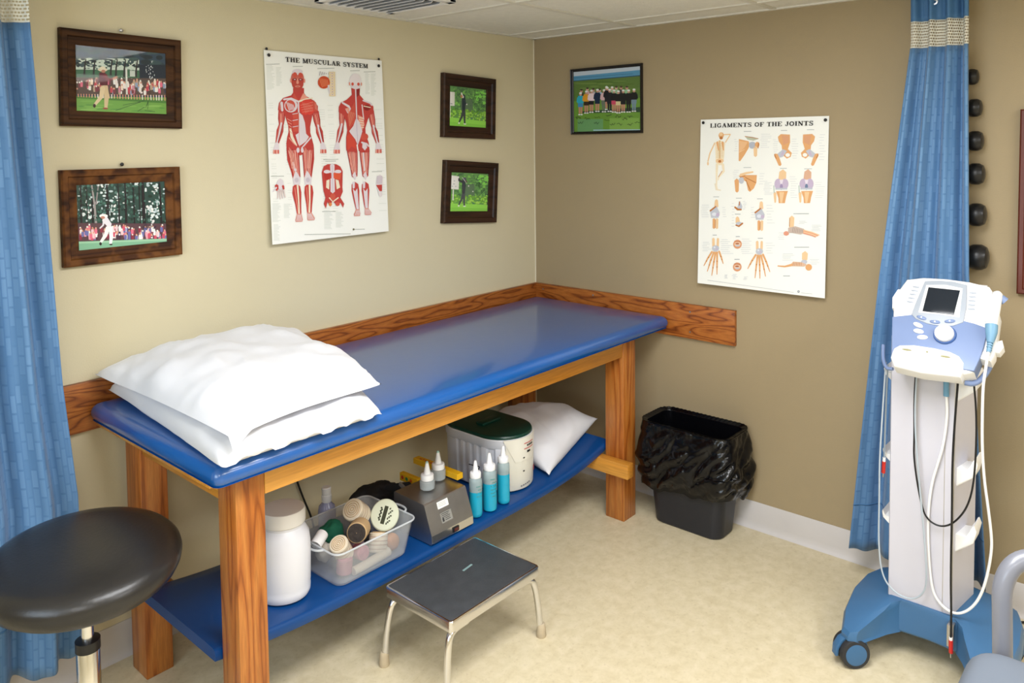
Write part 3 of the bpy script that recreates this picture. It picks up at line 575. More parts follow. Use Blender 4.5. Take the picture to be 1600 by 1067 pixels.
# knees
for cx in (945, 1205):
    A.limb([(cx+14, 660, 36), (cx+8, 740, 40)], 'D9AE93' if cx > 1000 else TAN2); A.ell(cx-32, 785, 40, 56, PUR, 16); A.ell(cx+34, 785, 40, 56, PUR, 16); A.poly([(cx-20, 740), (cx+20, 740), (cx+6, 800), (cx-6, 800)], 'E6DCE8')
    A.ell(cx, 815, 16, 32, '9E8FB4' if cx < 1000 else '6E7F9C'); A.line(cx-62, 835, cx+62, 835, 9, GRY)
    A.poly([(cx-55, 860), (cx+68, 858), (cx+50, 920), (cx+38, 985), (cx-26, 985), (cx-30, 930)], TAN); A.poly([(cx-20, 870), (cx+30, 870), (cx+10, 980), (cx-10, 980)], TAN2); A.limb([(cx-66, 880, 16), (cx-62, 975, 9)], TAN2); A.line(cx-78, 800, cx-74, 880, 5, 'B7C4BE')
A.T = lambda x, y: Q(1080+x/6.278, 310+y/6.278)
for bx in ((105, 185, 65, 200, 7), (310, 345, 90, 200, 5), (400, 430, 50, 300, 9), (515, 555, 30, 120, 6), (590, 640, 90, 210, 5), (745, 825, 70, 270, 7), (120, 200, 430, 530, 6), (300, 420, 405, 560, 8), (500, 620, 400, 560, 8), (740, 830, 440, 560, 5), (1180, 1300, 265, 330, 6), (1060, 1150, 225, 260, 3), (860, 930, 340, 420, 4), (900, 1020, 545, 620, 5), (1170, 1270, 600, 660, 4), (340, 375, 750, 790, 5), (415, 460, 745, 800, 5), (525, 565, 770, 805, 4)): labels(*bx)
for x0, x1, y in ((1010, 1160, 152), (1020, 1165, 480), (225, 265, 360), (450, 490, 375), (665, 715, 392), (440, 495, 155), (440, 490, 598), (915, 980, 760)): A.line(x0, y, x1, y, 3.4, 'AEB2B6')
for cx, dy in ((250, 0), (688, 20)):
    A.limb([(cx+8, 20+dy, 15), (cx+8, 80+dy, 20)], TAN2); A.poly([(cx+5, 70+dy), (cx+42, 140+dy), (cx+30, 190+dy), (cx-42, 190+dy), (cx-55, 120+dy)], GRY); A.limb([(cx+2, 80+dy, 7), (cx-52, 122+dy, 8)], BRN); A.ell(cx-12, 155+dy, 22, 18, 'DDE0EA'); A.ell(cx+22, 160+dy, 18, 18, PUR)
    A.limb([(cx-14, 205+dy, 13), (cx-14, 290+dy, 12)], TAN); A.limb([(cx+16, 205+dy, 13), (cx+16, 292+dy, 11)], TAN2); A.line(cx, 210+dy, cx, 290+dy, 2, BRN)
A.poly([(478, 30), (490, 30), (512, 80), (505, 112), (470, 118), (440, 95), (465, 85)], GRY); A.line(484, 30, 482, 70, 5, BRN); A.limb([(438, 85, 8), (465, 108, 10), (502, 110, 7)], BRN)
A.limb([(464, 190, 16), (470, 240, 22)], TAN2); A.ell(480, 248, 30, 18, GRY); A.limb([(450, 262, 7), (480, 274, 8), (516, 244, 8)], BRN)
for cy in (450, 672):
    A.ell(468, cy, 42, 44, 'D89A72', 18); A.ell(468, cy, 30, 24, 'E6C4A8'); A.ell(466, cy-6, 20, 8, 'B06A4A'); A.ell(470, cy+14, 24, 8, GRY); A.line(436, cy-30, 500, cy-26, 3, 'B06A4A')
for cx, by, sx in ((255, 500, 1), (682, 530, 1)):
    A.limb([(cx-22, by-105, 12), (cx-20, by-30, 13)], TAN2); A.limb([(cx+22, by-105, 11), (cx+20, by-30, 12)], TAN2); A.ell(cx, by-10, 36, 30, GRY); A.ell(cx-10, by-20, 10, 8, 'DDE0EA'); A.ell(cx+12, by-4, 10, 8, PUR)
    F = [(-34, 22, -112, 160), (-16, 26, -78 if cx < 400 else -40, 215 if cx < 400 else 250), (0, 28, -34 if cx < 400 else 8, 255), (16, 26, 16 if cx < 400 else 62, 245 if cx < 400 else 235), (34, 18, 76 if cx < 400 else 104, 140 if cx < 400 else 190)]
    for a, c0, ex, ey in F:
        A.limb([(cx+a, by+c0, 9), (cx+a+(ex-a)*.5, by+c0+(ey-c0)*.45, 8), (cx+ex, by+ey, 3.5)], TAN)
        for q in (.42, .68): A.ell(cx+a+(ex-a)*q, by+c0+(ey-c0)*q*.98, 7, 5, BRN)
A.limb([(995, 190, 24), (992, 290, 22)], TAN2); A.line(975, 195, 972, 280, 3, BRN); A.ell(942, 345, 27, 22, 'DF9A80'); A.poly([(960, 290), (1030, 275), (1110, 300), (1150, 335), (1080, 355), (1000, 340), (960, 340)], 'C7B3A8')
for k in range(7): A.line(1010+k*15, 285+k*4, 1000+k*17, 340, 2, '8E8478')
for k in range(4): A.limb([(1110, 315+k*9, 7), (1190, 335+k*10, 6), (1262-k*12, 362+k*6, 5)], 'DF9A80' if k % 2 else TAN2)
A.limb([(1125, 540, 28), (1122, 600, 26)], TAN2); A.ell(1118, 622, 30, 20, GRY); A.ell(1162, 676, 32, 32, TAN, 16); A.poly([(985, 650), (1010, 620), (1100, 628), (1140, 650), (1120, 668), (1000, 665)], 'D9B59A'); A.limb([(1000, 652, 12), (930, 668, 8), (862, 662, 5)], TAN)
for k in range(6): A.line(1015+k*15, 628, 1010+k*16, 660, 2, BRN)
A.line(180, 800, 1020, 920, 2, 'C2C5C8'); A.line(1090, 925, 1200, 935, 2, 'C2C5C8'); A.ell(1065, 912, 11, 11, '3F4A52'); A.ell(1065, 912, 6, 6, 'DDE0EA')
glyphs(A, 'LIGAMENTS OF THE JOINTS', -.212, .297, .412, .0165, '1E1C1C')
A.obj('artwork', PRINT, P2)

def frame(name, label, loc, rotz, roll, W, H, bw, depth, mframe, T, draw, seed, corner=.012, glass=True, gain=1.0):
    o = thing(name, label, 'picture', loc, rotz, local=True); o.rotation_euler = (0, roll, rotz)
    b = MB(); prof = [(0, 0), (0, -depth), (bw*.12, -depth-.003), (bw*.42, -depth-.001), (bw*.5, -depth+.006), (bw*.85, -depth+.009), (bw, -depth*.35)]
    rings = []
    for cx, cz in ((-1, -1), (1, -1), (1, 1), (-1, 1)):
        rings.append([(cx*(W/2-p), y, cz*(H/2-p)) for p, y in prof])
    t = bmesh.new(); R = [[t.verts.new(p) for p in r] for r in rings]; n = len(prof)
    for i in range(4):
        for k in range(n-1): t.faces.new((R[i][k], R[(i+1) % 4][k], R[(i+1) % 4][k+1], R[i][k+1]))
        
    bmesh.ops.recalc_face_normals(t, faces=t.faces[:]); b.merge(t); build('frame', b, mframe, o, sharp=20)
    w_, h_ = W-2*bw, H-2*bw
    b = MB(); b.box(-w_/2-.004, w_/2+.004, -.004, 0, -h_/2-.004, h_/2+.004); bk = build('backing_board', b, BLACKP, o)
    A = Art(quadmap(*T, w_, h_), y0=-.0045) if T else Art(lambda x, y: ((x-.5)*w_, (.5-y)*h_), y0=-.0045)
    clip = (w_/2, h_/2); draw(A, random.Random(seed))
    for i, (p, c) in enumerate(A.F): A.F[i] = ([(max(-clip[0], min(clip[0], v[0])), v[1], max(-clip[1], min(clip[1], v[2]))) for v in p], tuple(min(.9, q*gain) for q in c[:3])+(1,))
    A.obj('photograph', PRINT, o)
    if glass:
        g = -depth*.4-.002
        t = bmesh.new(); t.faces.new([t.verts.new(p) for p in ((-w_/2, g, -h_/2), (w_/2, g, -h_/2), (w_/2, g, h_/2), (-w_/2, g, h_/2))]); b = MB(); b.merge(t); build('glass_pane', b, GLASS, o)
    return o
CRW = ['C98A9A', 'E7DEDC', 'D9708A', 'F0EAE6', '7A3B46', '3E3A48', 'B9A48C', 'C04A58', '8FA0BC', 'EBD9C8', '4E4038']
def crowd(A, R, x0, x1, y0, y1, n, pal=CRW, s=1.0):
    for i in range(n):
        x = R.uniform(x0, x1); y = R.uniform(y0, y1); c = R.choice(pal)
        A.poly([(x-9*s, y+2), (x-7*s, y-9*s), (x+7*s, y-9*s), (x+9*s, y+2), (x+7*s, y+24*s), (x-7*s, y+24*s)], c)
        A.ell(x, y-14*s, 5.5*s, 7*s, R.choice(['D9A58A', 'C98F78', 'EDE6E0']), 7)
def d1(A, R):
    A.rect(235, 180, 1120, 900, '33475A'); A.rect(235, 320, 860, 560, 'C9D6CC')
    for i in range(70): A.ell(R.uniform(240, 1110), R.uniform(190, 400), R.uniform(20, 60), R.uniform(12, 32), R.choice(['2A3C46', '3A5056', '41585A', '223038']), 8)
    for i in range(90): A.ell(R.uniform(245, 840), R.uniform(325, 450), R.uniform(6, 18), R.uniform(4, 11), R.choice(['3E5348', '5B7466', 'BFCFC6', 'C9D6CC']), 7)
    A.rect(235, 440, 860, 520, '3F6A4E'); pass
    for x in (330, 420, 585, 635, 715, 830): A.limb([(x+14, 330, 5), (x, 420, 8), (x-6, 510, 10)], '2E2A2C', False)
    A.rect(860, 380, 1120, 640, '1C2836'); A.rect(235, 520, 1120, 700, '5A4A44')
    crowd(A, R, 245, 1115, 545, 660, 95, s=1.5)
    A.rect(235, 715, 1120, 900, '6FA04A'); A.poly([(235, 712), (1120, 742), (1120, 775), (235, 735)], '4E7E3A')
    for i in range(20): A.ell(R.uniform(240, 1110), R.uniform(760, 880), R.uniform(30, 90), 8, R.choice(['86B45C', '7AAA52', '5F9446']), 9)
    for x in range(260, 1110, 27): A.line(x, 690, x+R.uniform(-3, 3), 722+(x-235)*.03, 5, R.choice(['C98F78', 'D9B59A', 'E7DEDC']))
    A.rect(722, 425, 740, 690, 'D5D8D2'); A.rect(765, 445, 815, 505, 'C5CEC8')
    for i in range(26): x, y = 960+R.gauss(0, 28), 450+R.gauss(0, 48); A.line(x, y, x+R.uniform(-9, 9), y+R.uniform(6, 24), 2.4, 'D5DCE2')
    A.limb([(520, 605, 26), (535, 700, 24), (525, 830, 15)], 'CDB893'); A.limb([(500, 620, 24), (480, 720, 20), (418, 800, 13)], 'D6C3A0'); A.ell(414, 810, 14, 20, '3A2622'); A.ell(520, 836, 26, 9, '9A4A42')
    A.poly([(468, 470), (520, 465), (552, 500), (548, 600), (476, 600), (462, 530)], '5A1E28'); A.limb([(520, 500, 22), (560, 545, 14), (632, 515, 9)], '7A2630'); A.limb([(600, 530, 8), (638, 512, 10)], 'C98F78')
    A.ell(502, 440, 46, 18, 'D9CDB4'); A.ell(502, 425, 30, 20, 'E2D8C2'); A.ell(508, 455, 20, 16, 'B5806A')
    for a, c0, d, e in ((620, 855, 900, 750), (690, 800, 860, 762), (910, 820, 935, 760), (935, 752, 930, 840), (830, 862, 900, 815), (900, 850, 1000, 862)): A.line(a, c0, d, e, 2, '24402A')
def d2(A, R):
    A.rect(220, 180, 1070, 880, '2F4A44')
    for i in range(260): A.ell(R.uniform(235, 1050), R.uniform(205, 590), R.uniform(6, 22), R.uniform(6, 20), R.choice(['3C6258', '49756A', '24382F', '1F302C', 'B9C9CE', 'D9E2E8', '5A7A74']), 7)
    for cx, cy in ((470, 250), (575, 420), (900, 450), (950, 520), (960, 240), (345, 450)): 
        for i in range(14): A.ell(cx+R.gauss(0, 28), cy+R.gauss(0, 36), R.uniform(5, 15), R.uniform(5, 15), R.choice(['DDE5EA', 'C9D6DC', 'E8EEF0']), 7)
    for x, r in ((270, 8), (325, 5), (375, 7), (515, 13), (620, 7), (685, 9), (760, 7), (850, 14), (815, 5), (1010, 9)): A.limb([(x-6, 195, r*.7), (x, 400, r), (x+4, 600, r*1.1)], '231F24', False)
    A.limb([(370, 230, 7), (395, 420, 9), (408, 620, 11)], '9A9494', False); A.limb([(430, 240, 6), (408, 420, 7)], '8C8688', False)
    for i in range(110): A.ell(R.uniform(235, 1050), R.uniform(205, 590), R.uniform(5, 14), R.uniform(5, 12), R.choice(['3C6258', '24382F', '2F4A44', '49756A', 'B9C9CE']), 6)
    A.rect(235, 600, 1060, 780, '5B4048'); crowd(A, R, 240, 1055, 635, 740, 120, ['E3A5B5', 'F0E6E8', 'C9546C', 'D9708A', '8C3348', '6D6FA8', 'E7C3C9', '4A3040', 'F4EEF0'], 1.45)
    A.poly([(235, 780), (1060, 745), (1060, 890), (235, 890)], '7FB093'); A.poly([(235, 785), (1060, 750), (1060, 765), (235, 800)], '9CC4A8')
    A.limb([(540, 640, 20), (545, 730, 17), (537, 800, 12)], 'F0EAE8'); A.limb([(515, 640, 20), (490, 720, 17), (450, 780, 12)], 'EBE2E2'); A.ell(445, 800, 12, 16, '2A2024'); A.ell(540, 806, 16, 7, '2A2024')
    A.limb([(485, 560, 30), (530, 620, 24)], 'D9D5DC'); A.ell(475, 530, 40, 20, 'E9E2E2'); A.ell(468, 545, 20, 14, 'B58070'); A.limb([(480, 570, 12), (470, 620, 8), (440, 650, 6)], 'D9D5DC')
    for i in range(14): A.line(830+i*9, 650+R.uniform(-20, 20), 845+i*9, 620+R.uniform(-20, 30), 2, '2A2A44')
    A.ell(920, 738, 10, 7, 'F4F4F4')
def golfer(A, x, y, s, col, col2):
    A.limb([(x, y, .028*s), (x-.03*s, y+.15*s, .026*s), (x-.10*s, y+.30*s, .018*s)], col2); A.limb([(x+.01*s, y, .028*s), (x+.02*s, y+.16*s, .026*s), (x+.03*s, y+.32*s, .018*s)], col2)
    A.limb([(x-.005, y-.30*s, .035*s), (x+.005, y-.16*s, .045*s), (x, y+.02*s, .036*s)], col); A.ell(x+.035*s, y+.335*s, .035*s, .014*s, 'D8D8DC'); A.ell(x-.105*s, y+.325*s, .02*s, .02*s, 'D8D8DC')
def d34(which):
    def d(A, R):
        A.rect(0, 0, 1, 1, '5C8A50')
        for i in range(200): A.ell(R.uniform(.1, 1), R.uniform(.02, .6), R.uniform(.012, .045), R.uniform(.012, .04), R.choice(['4C7248', '5F8A55', '6FA05A', '557A52', '466848', '78B058']), 8)
        A.poly([(.3, .3), (.62, .28), (.64, .62), (.3, .62)], '587058')
        for i in range(140): A.ell(R.uniform(0, 1), R.uniform(.58, .81), R.uniform(.012, .04), R.uniform(.012, .035), R.choice(['7EB04A', '8CC050', '6A9C3E', '97BE58', '5E9038']), 8)
        for i in range(12): A.ell(R.uniform(.72, 1), R.uniform(.05, .35), R.uniform(.03, .07), R.uniform(.02, .05), '7CC05A', 7)
        A.poly([(0, .79), (1, .83), (1, 1), (0, 1)], '86BE52'); A.poly([(0, .9), (1, .93), (1, 1), (0, 1)], '7AB44A')
        if which == 3:
            A.rect(0, .15, .125, .5, 'D3D8DC'); A.ell(.04, .45, .03, .012, '8A9298'); A.rect(-.02, .5, .015, .8, 'E4E8EA')
            golfer(A, .37, .55, 1.15, '2C343E', '3A4046'); A.limb([(.35, .26, .03), (.31, .18, .02), (.31, .15, .018)], 'E6E2CC'); A.ell(.31, .24, .03, .04, 'B07E5E'); A.limb([(.42, .4, .02), (.45, .44, .02)], '2C343E'); A.ell(.455, .43, .018, .02, 'D8D8DC')
        else:
            A.poly([(.0, .08), (.2, .10), (.2, .44), (.0, .43)], 'D6DADC'); A.rect(.045, .44, .075, .72, 'DDE4E4')
            for q in ((.08, .22, .02), (.07, .3, .028), (.03, .36, .02), (.12, .36, .02)): A.ell(q[0], q[1], q[2], .012, '9AA4A8')
            golfer(A, .33, .5, 1.1, '3A3E46', '4A4E54'); A.ell(.35, .17, .045, .055, '4A4E58'); A.limb([(.3, .24, .025), (.2, .2, .028), (.2, .16, .025)], '33363C'); A.line(.28, .12, .41, .27, .006, 'C8CCCC'); A.ell(.46, .34, .018, .02, 'E6EAE6'); A.ell(.58, .48, .018, .016, 'E6EAE6'); A.limb([(.38, .2, .02), (.41, .25, .018)], '5A4A44')
        A.ell(.6, .79, .035, .018, '4E7A62')
        for i in range(40): x, y = .76+R.gauss(0, .09), .3+R.gauss(0, .12); A.line(x, y, x+R.uniform(-.05, .05), y-R.uniform(.01, .06), .004, '2C4A30')
        A.line(.72, .62, .92, .42, .005, '2C4A30')
    return d
def d5(A, R):
    A.rect(130, 100, 980, 960, '5F7F3C'); A.poly([(130, 185), (965, 115), (965, 175), (130, 245)], 'C9D2DC'); A.poly([(130, 240), (965, 165), (965, 240), (130, 300)], '5E9CBE')
    for i in range(12): A.line(140+i*60, 262-i*4, 220+i*60, 256-i*4, 3, '3E7A9C')
    A.poly([(130, 296), (965, 232), (965, 246), (130, 306)], '35556A'); A.poly([(130, 305), (965, 245), (970, 440), (135, 470)], '64803E')
    for i in range(16): A.ell(R.uniform(160, 940), R.uniform(300, 420), R.uniform(60, 150), 12, R.choice(['5C7838', '6E8A44', '76904A']), 10)
    A.poly([(135, 560), (975, 520), (978, 960), (150, 960)], '6F9A3C'); A.rect(190, 790, 510, 955, '6FA068'); A.rect(590, 780, 960, 930, '84AC50'); A.poly([(250, 690), (970, 640), (970, 705), (250, 715)], '2F4A36')
    P = [(225, 470, '35B0C8', '4A8FC0', 1), (298, 450, 'E0A02C', '3A2A20', 1), (362, 440, 'EFD8DC', '1E1E24', 1), (437, 430, '1E2E48', '1E2E48', 1), (520, 435, 'DDB8BC', '6E7A6C', 1), (560, 405, '202028', '202028', 0), (590, 430, '23242E', '23242E', 1), (645, 440, '1C1C20', 'D0506C', 1), (700, 450, '1A1A1E', 'DCD0A0', 1), (760, 440, '1C1E22', '1C1E22', 1), (828, 440, '1E1C20', '1E1C20', 1), (895, 430, '1A1A1E', '7A90A0', 1)]
    for x, y, c in ((235, 430, '3A3430'), (310, 410, 'DDA8B4'), (385, 420, 'C0B4B8'), (465, 425, 'A8C0D8'), (550, 395, '2A2026'), (620, 400, '9CC8A0'), (672, 395, '9CC8A0'), (733, 395, '3A3A40'), (805, 395, '9CD0A4')):
        A.ell(x, y, 17, 24, R.choice(['D9B09A', 'C99A84'])); A.ell(x, y-16, 17, 12, R.choice(['E8E8E4', '4A3A34'])); A.rect(x-26, y+20, x+26, y+90, c)
    for x, y, c, c2, f in P:
        A.limb([(x-14, y+120, 13), (x-12, y+245, 9)], c2 if c2 in ('6E7A6C', '23242E', '7A90A0', '1E1C20') else 'C99078'); A.limb([(x+14, y+120, 13), (x+14, y+245, 9)], c2 if c2 in ('6E7A6C', '23242E', '7A90A0', '1E1C20') else 'C99078')
        A.rect(x-32, y+90, x+32, y+165, c2); A.poly([(x-30, y+20), (x+30, y+20), (x+42, y+70), (x+36, y+115), (x-36, y+115), (x-42, y+70)], c)
        A.limb([(x-34, y+45, 10), (x-42, y+100, 8)], c); A.limb([(x+34, y+45, 10), (x+42, y+100, 8)], c); A.ell(x, y, 17, 22, 'CF9C86'); A.ell(x, y-14, 18, 13, 'E9E9E6'); A.ell(x-14, y+262, 14, 8, 'EFEFEF'); A.ell(x+16, y+262, 14, 8, 'EFEFEF')
    for cx, cy in ((230, 830), (200, 770), (310, 780), (430, 840), (440, 760), (560, 800), (580, 740), (630, 860), (720, 860), (700, 760), (780, 790), (850, 760), (850, 860), (940, 840)):
        A.scrib(cx-35, cy, 70, 18, '22301E', R, 8, 2.4)
    A.rect(390, 925, 975, 940, 'A8C8D8')
R1 = math.radians
frame('framed_photograph', 'brown wooden frame with golfer in dark red shirt swinging before a crowd, upper left', (-1.9018, -.001, 1.7185), 0, R1(1), .343, .272, .044, .017, FRAMEC, ((245, 190), (1115, 265), (1110, 885), (243, 862)), d1, 1, gain=1.1)
frame('framed_photograph', 'patchy brown wooden frame with golfer in white before tall trees, lower left', (-1.9138, -.001, 1.3258), 0, 0, .339, .273, .044, .017, FRAMEB, ((228, 232), (1050, 185), (1058, 775), (248, 865)), d2, 2, gain=1.15)
frame('framed_photograph', 'dark frame by the corner with golfer in black and plain white sign, upper one', (-.455, -.001, 1.681), 0, R1(2), .322, .268, .05, .02, FRAMED, None, d34(3), 3, gain=1.55)
frame('framed_photograph', 'tilted dark frame by the corner with golfer before a lettered white sign, lower one', (-.4525, -.001, 1.313), 0, R1(4), .330, .266, .05, .02, FRAMED, None, d34(4), 4, gain=1.55)
frame('framed_photograph', 'thin black frame with signed photo of a group of golfers on grass', (-.001, -.4153, 1.7088), -PI/2, R1(-.2), .376, .296, .0125, .014, FRAMEBK, ((135, 185), (965, 118), (975, 935), (148, 952)), d5, 5)
# mahogany frame cut off by the right edge of the view
def d6(A, R): A.rect(0, 0, 1, 1, 'C9C4B4'); A.rect(.08, .08, .92, .92, 'B7B9A4')
frame('picture_frame', 'reddish brown wooden frame on the wall at the far right edge', (-.001, -2.20, 1.325), -PI/2, 0, .46, .575, .035, .02, MAHOG, None, d6, 6)
# pins and nails
def pin(loc, rotz, label, name='push_pin', s=1, m1=None, cat='pin', group=None):
    o = thing(name, label, cat, loc, rotz, local=True, group=group)
    b = MB(); t = MB()
    Mx = Matrix.Rotation(PI/2, 4, 'X')
    b.lathe([(.0018*s, 0), (.0018*s, .006*s)], 10, Mx); build('shaft', b, STEEL, o)
    b = MB(); b.lathe([(.003*s, .006*s), (.0055*s, .0075*s), (.006*s, .010*s), (.004*s, .012*s), (.001*s, .0125*s)], 16, Mx); build('head', b, m1 or BLACKP, o)
    return o
pin((-1.420, -.002, 1.831), 0, 'dark pin through the upper left corner of the muscle chart'); pin((-1.426, 0, 1.852), 0, 'small dark pin in the wall just above the muscle chart upper left corner', s=.8)
pin((-.947, -.002, 1.826), 0, 'dark pin through the upper right corner of the muscle chart'); pin((-.943, 0, 1.852), 0, 'small dark pin in the wall just above the muscle chart upper right corner', s=.8)
pin((-.002, -.889, 1.598), -PI/2, 'dark round pin in the upper left corner of the ligament chart'); pin((-.002, -1.372, 1.596), -PI/2, 'dark round pin in the upper right corner of the ligament chart')
pin((-1.902, 0, 1.866), 0, 'shiny nail in the wall above the upper left golf picture', 'nail', .9, STEEL, 'nail'); pin((-1.913, 0, 1.474), 0, 'dark nail in the wall above the lower left golf picture', 'nail', .9, None, 'nail')

# ------------------------------------------------------------------ curtains
m, N, L, B = newmat('blue_curtain_fabric')
tc = N.new('ShaderNodeTexCoord'); mp = N.new('ShaderNodeMapping'); mp.inputs['Rotation'].default_value = (0, 0, PI/2); L.new(tc.outputs['UV'], mp.inputs[0])
br = N.new('ShaderNodeTexBrick'); br.offset = .5; br.inputs['Scale'].default_value = 1; br.inputs['Brick Width'].default_value = .05; br.inputs['Row Height'].default_value = .022; br.inputs['Mortar Size'].default_value = .0032; br.inputs['Mortar Smooth'].default_value = .3
br.inputs['Color1'].default_value = lin('5F87B1'); br.inputs['Color2'].default_value = lin('4C76A2'); br.inputs['Mortar'].default_value = lin('4B75A1'); br.inputs['Bias'].default_value = 0
L.new(mp.outputs[0], br.inputs['Vector'])
L.new(br.outputs['Color'], B.inputs['Base Color']); B.inputs['Roughness'].default_value = .6; B.inputs['Sheen Weight'].default_value = .15; CURT = m
HEADF = mat('curtain_header_fabric', '45709C', .7, var=.03)
m, N, L, B = newmat('curtain_mesh_net'); tc = N.new('ShaderNodeTexCoord'); br = N.new('ShaderNodeTexBrick'); br.offset = .5; br.inputs['Scale'].default_value = 1
br.inputs['Brick Width'].default_value = .016; br.inputs['Row Height'].default_value = .009; br.inputs['Mortar Size'].default_value = .0021; br.inputs['Mortar Smooth'].default_value = 0
L.new(tc.outputs['UV'], br.inputs['Vector']); B.inputs['Base Color'].default_value = lin('DAD8CC'); B.inputs['Roughness'].default_value = .7
L.new(br.outputs['Fac'], B.inputs['Alpha']); NET = m
def interp(tab, z):
    if z >= tab[0][0]: return tab[0][1]
    for (z0, a), (z1, b_) in zip(tab, tab[1:]):
        if z >= z1: return a+(b_-a)*(z0-z)/(z0-z1)
    return tab[-1][1]
def curtain(label, axis, etab, stab, depth, amp, folds, zs, seed, total):
    """etab / stab: end and start position along the wall for each height; axis 'x' (left wall) or 'y' (right wall)"""
    o = thing('privacy_curtain', label, 'curtain', (0, 0, 0)); zt, zm1, zm0, zb = zs; n = folds*22
    if axis == 'x': OFF[o.name] = Vector((-2.35, -depth, zb)); o.location = OFF[o.name]
    else: OFF[o.name] = Vector((-depth, -1.75, zb)); o.location = OFF[o.name]
    def pt(t, z, off=0):
        a = interp(etab, z); c = interp(stab, z); k = (zt-z)/(zt-zb)
        ph = t*folds*2*PI+seed; am = amp*(.65+.5*k)*(.7+.5*noise.noise(Vector((t*4, seed, z*.7))))
        d = depth+am*math.sin(ph+.5*math.sin(z*1.7+t*5))+am*.35*math.sin(ph*2.3+z)
        p = a+(c-a)*(t+.012*math.sin(ph*1.0+1)); p = a+(c-a)*max(0, min(1, p if False else (t)))
        return (p, -(d-off), z) if axis == 'x' else (-(d-off), p, z)
    def panel(name, z1, z0, mt, rows, par, off=0):
        t = bmesh.new(); uv = t.loops.layers.uv.new('UVMap'); G = []
        for r in range(rows+1):
            z = z1+(z0-z1)*r/rows; G.append([t.verts.new(pt(i/n, z+(.006*math.sin(i*.4+seed) if (r == rows and par is o and name == 'cloth') else 0), off)) for i in range(n+1)])
        for r in range(rows):
            for i in range(n):
                f = t.faces.new((G[r][i], G[r][i+1], G[r+1][i+1], G[r+1][i]))
                for lp, (rr, ii) in zip(f.loops, ((r, i), (r, i+1), (r+1, i+1), (r+1, i))): lp[uv].uv = (ii/n*total, z1+(z0-z1)*rr/rows)
        b = MB(); b.bm.free(); b.bm = t
        q = build(name, b, mt, par, sharp=180)
        sol = q.modifiers.new('thickness', 'SOLIDIFY'); sol.thickness = .0012; sol.offset = 0; return q
    panel('header', zt, zm1, HEADF, 6, o); panel('mesh_band', zm1+.004, zm0-.004, NET, 8, o, .002); cl = panel('cloth', zm0, zb, CURT, 50, o); panel('hem', zb+.165, zb+.16, HEADF, 1, cl, -.0014)
    return o, pt
oc, pt = curtain('long blue privacy curtain hanging behind the white therapy cart by the taupe wall', 'y', [(2, -1.681), (1.83, -1.683), (1.07, -1.600), (.45, -1.545), (.1, -1.515)], [(2, -1.846), (1.8, -1.848), (1.1, -1.862), (.17, -1.925), (.1, -1.925)], .125, .032, 3, (2.0, 1.90, 1.815, .115), 1.2, .55)
b = MB()
for k in range(1):
    t_ = .42; p = pt(t_, 1.955); Mx = Matrix.Translation((p[0]-.003, p[1], p[2])) @ Matrix.Rotation(-PI/2, 4, 'Y')
    b.lathe([(.005, 0), (.009, 0), (.0095, .002), (.005, .0025)], 20, Mx, cap=False)
build('grommet', b, STEEL, oc)
oc2, pt2 = curtain('long blue privacy curtain hanging at the left edge beside the table head', 'x', [(2, -2.66), (1.8, -2.66), (.1, -2.72)], [(2, -2.190), (1.84, -2.189), (.9, -2.142), (.578, -2.112), (.12, -2.12)], .145, .045, 5, (2.0, 1.93, 1.842, .15), .4, 1.1)

# ------------------------------------------------------------------ dumbbells on the wall rack
rk = thing('dumbbell_rack', 'white upright wall rack behind the blue curtain holding black dumbbells', 'rack', (-.01, -1.79, 1.0))
b = MB(); b.box(-.012, -.001, -1.815, -1.775, .95, 1.80, .002); build('upright', b, WHITEP, rk)
HZ = [(1.720, .0255), (1.621, .029), (1.516, .032), (1.411, .0345), (1.281, .037), (1.146, .041)]
HY = [-1.838, -1.847, -1.851, -1.855, -1.860, -1.866]
nm = ['topmost and smallest', 'second from the top', 'third from the top', 'fourth from the top', 'fifth from the top, second largest', 'bottom and largest']
for (z, r), y, n_ in zip(HZ, HY, nm):
    for sy in (-1, 1):
        b = MB(); b.box(-r-.026, -.012, -1.795+sy*.014-.003, -1.795+sy*.014+.003, z-.021, z-.0145, .001); b.box(-r-.026, -r-.020, -1.795+sy*.014-.003, -1.795+sy*.014+.003, z-.0205, z-.004, .001)
        build('hook', b, WHITEP, rk)
    d = thing('dumbbell', 'black round-headed dumbbell beside the curtain, %s of the column' % n_, 'dumbbell', (-r-.0035, -1.795, z), 0, 'black dumbbells on the wall rack', local=True)
    b = MB(); Mx = Matrix.Rotation(PI/2, 4, 'X'); hy = abs(y+1.795)
    b.lathe([(.0115, -hy), (.013, -hy*.4), (.0135, 0), (.013, hy*.4), (.0115, hy)], 20, Mx); build('handle', b, BLACKP, d)
    for s in (-1, 1):
        b = MB(); b.lathe([(r*.45, -r*.72), (r*.8, -r*.62), (r*.98, -r*.3), (r, 0), (r*.98, r*.3), (r*.8, r*.62), (r*.45, r*.74), (r*.1, r*.76)], 28, Matrix.Translation((0, s*hy, 0)) @ Mx); build('head', b, BLACKP, d)

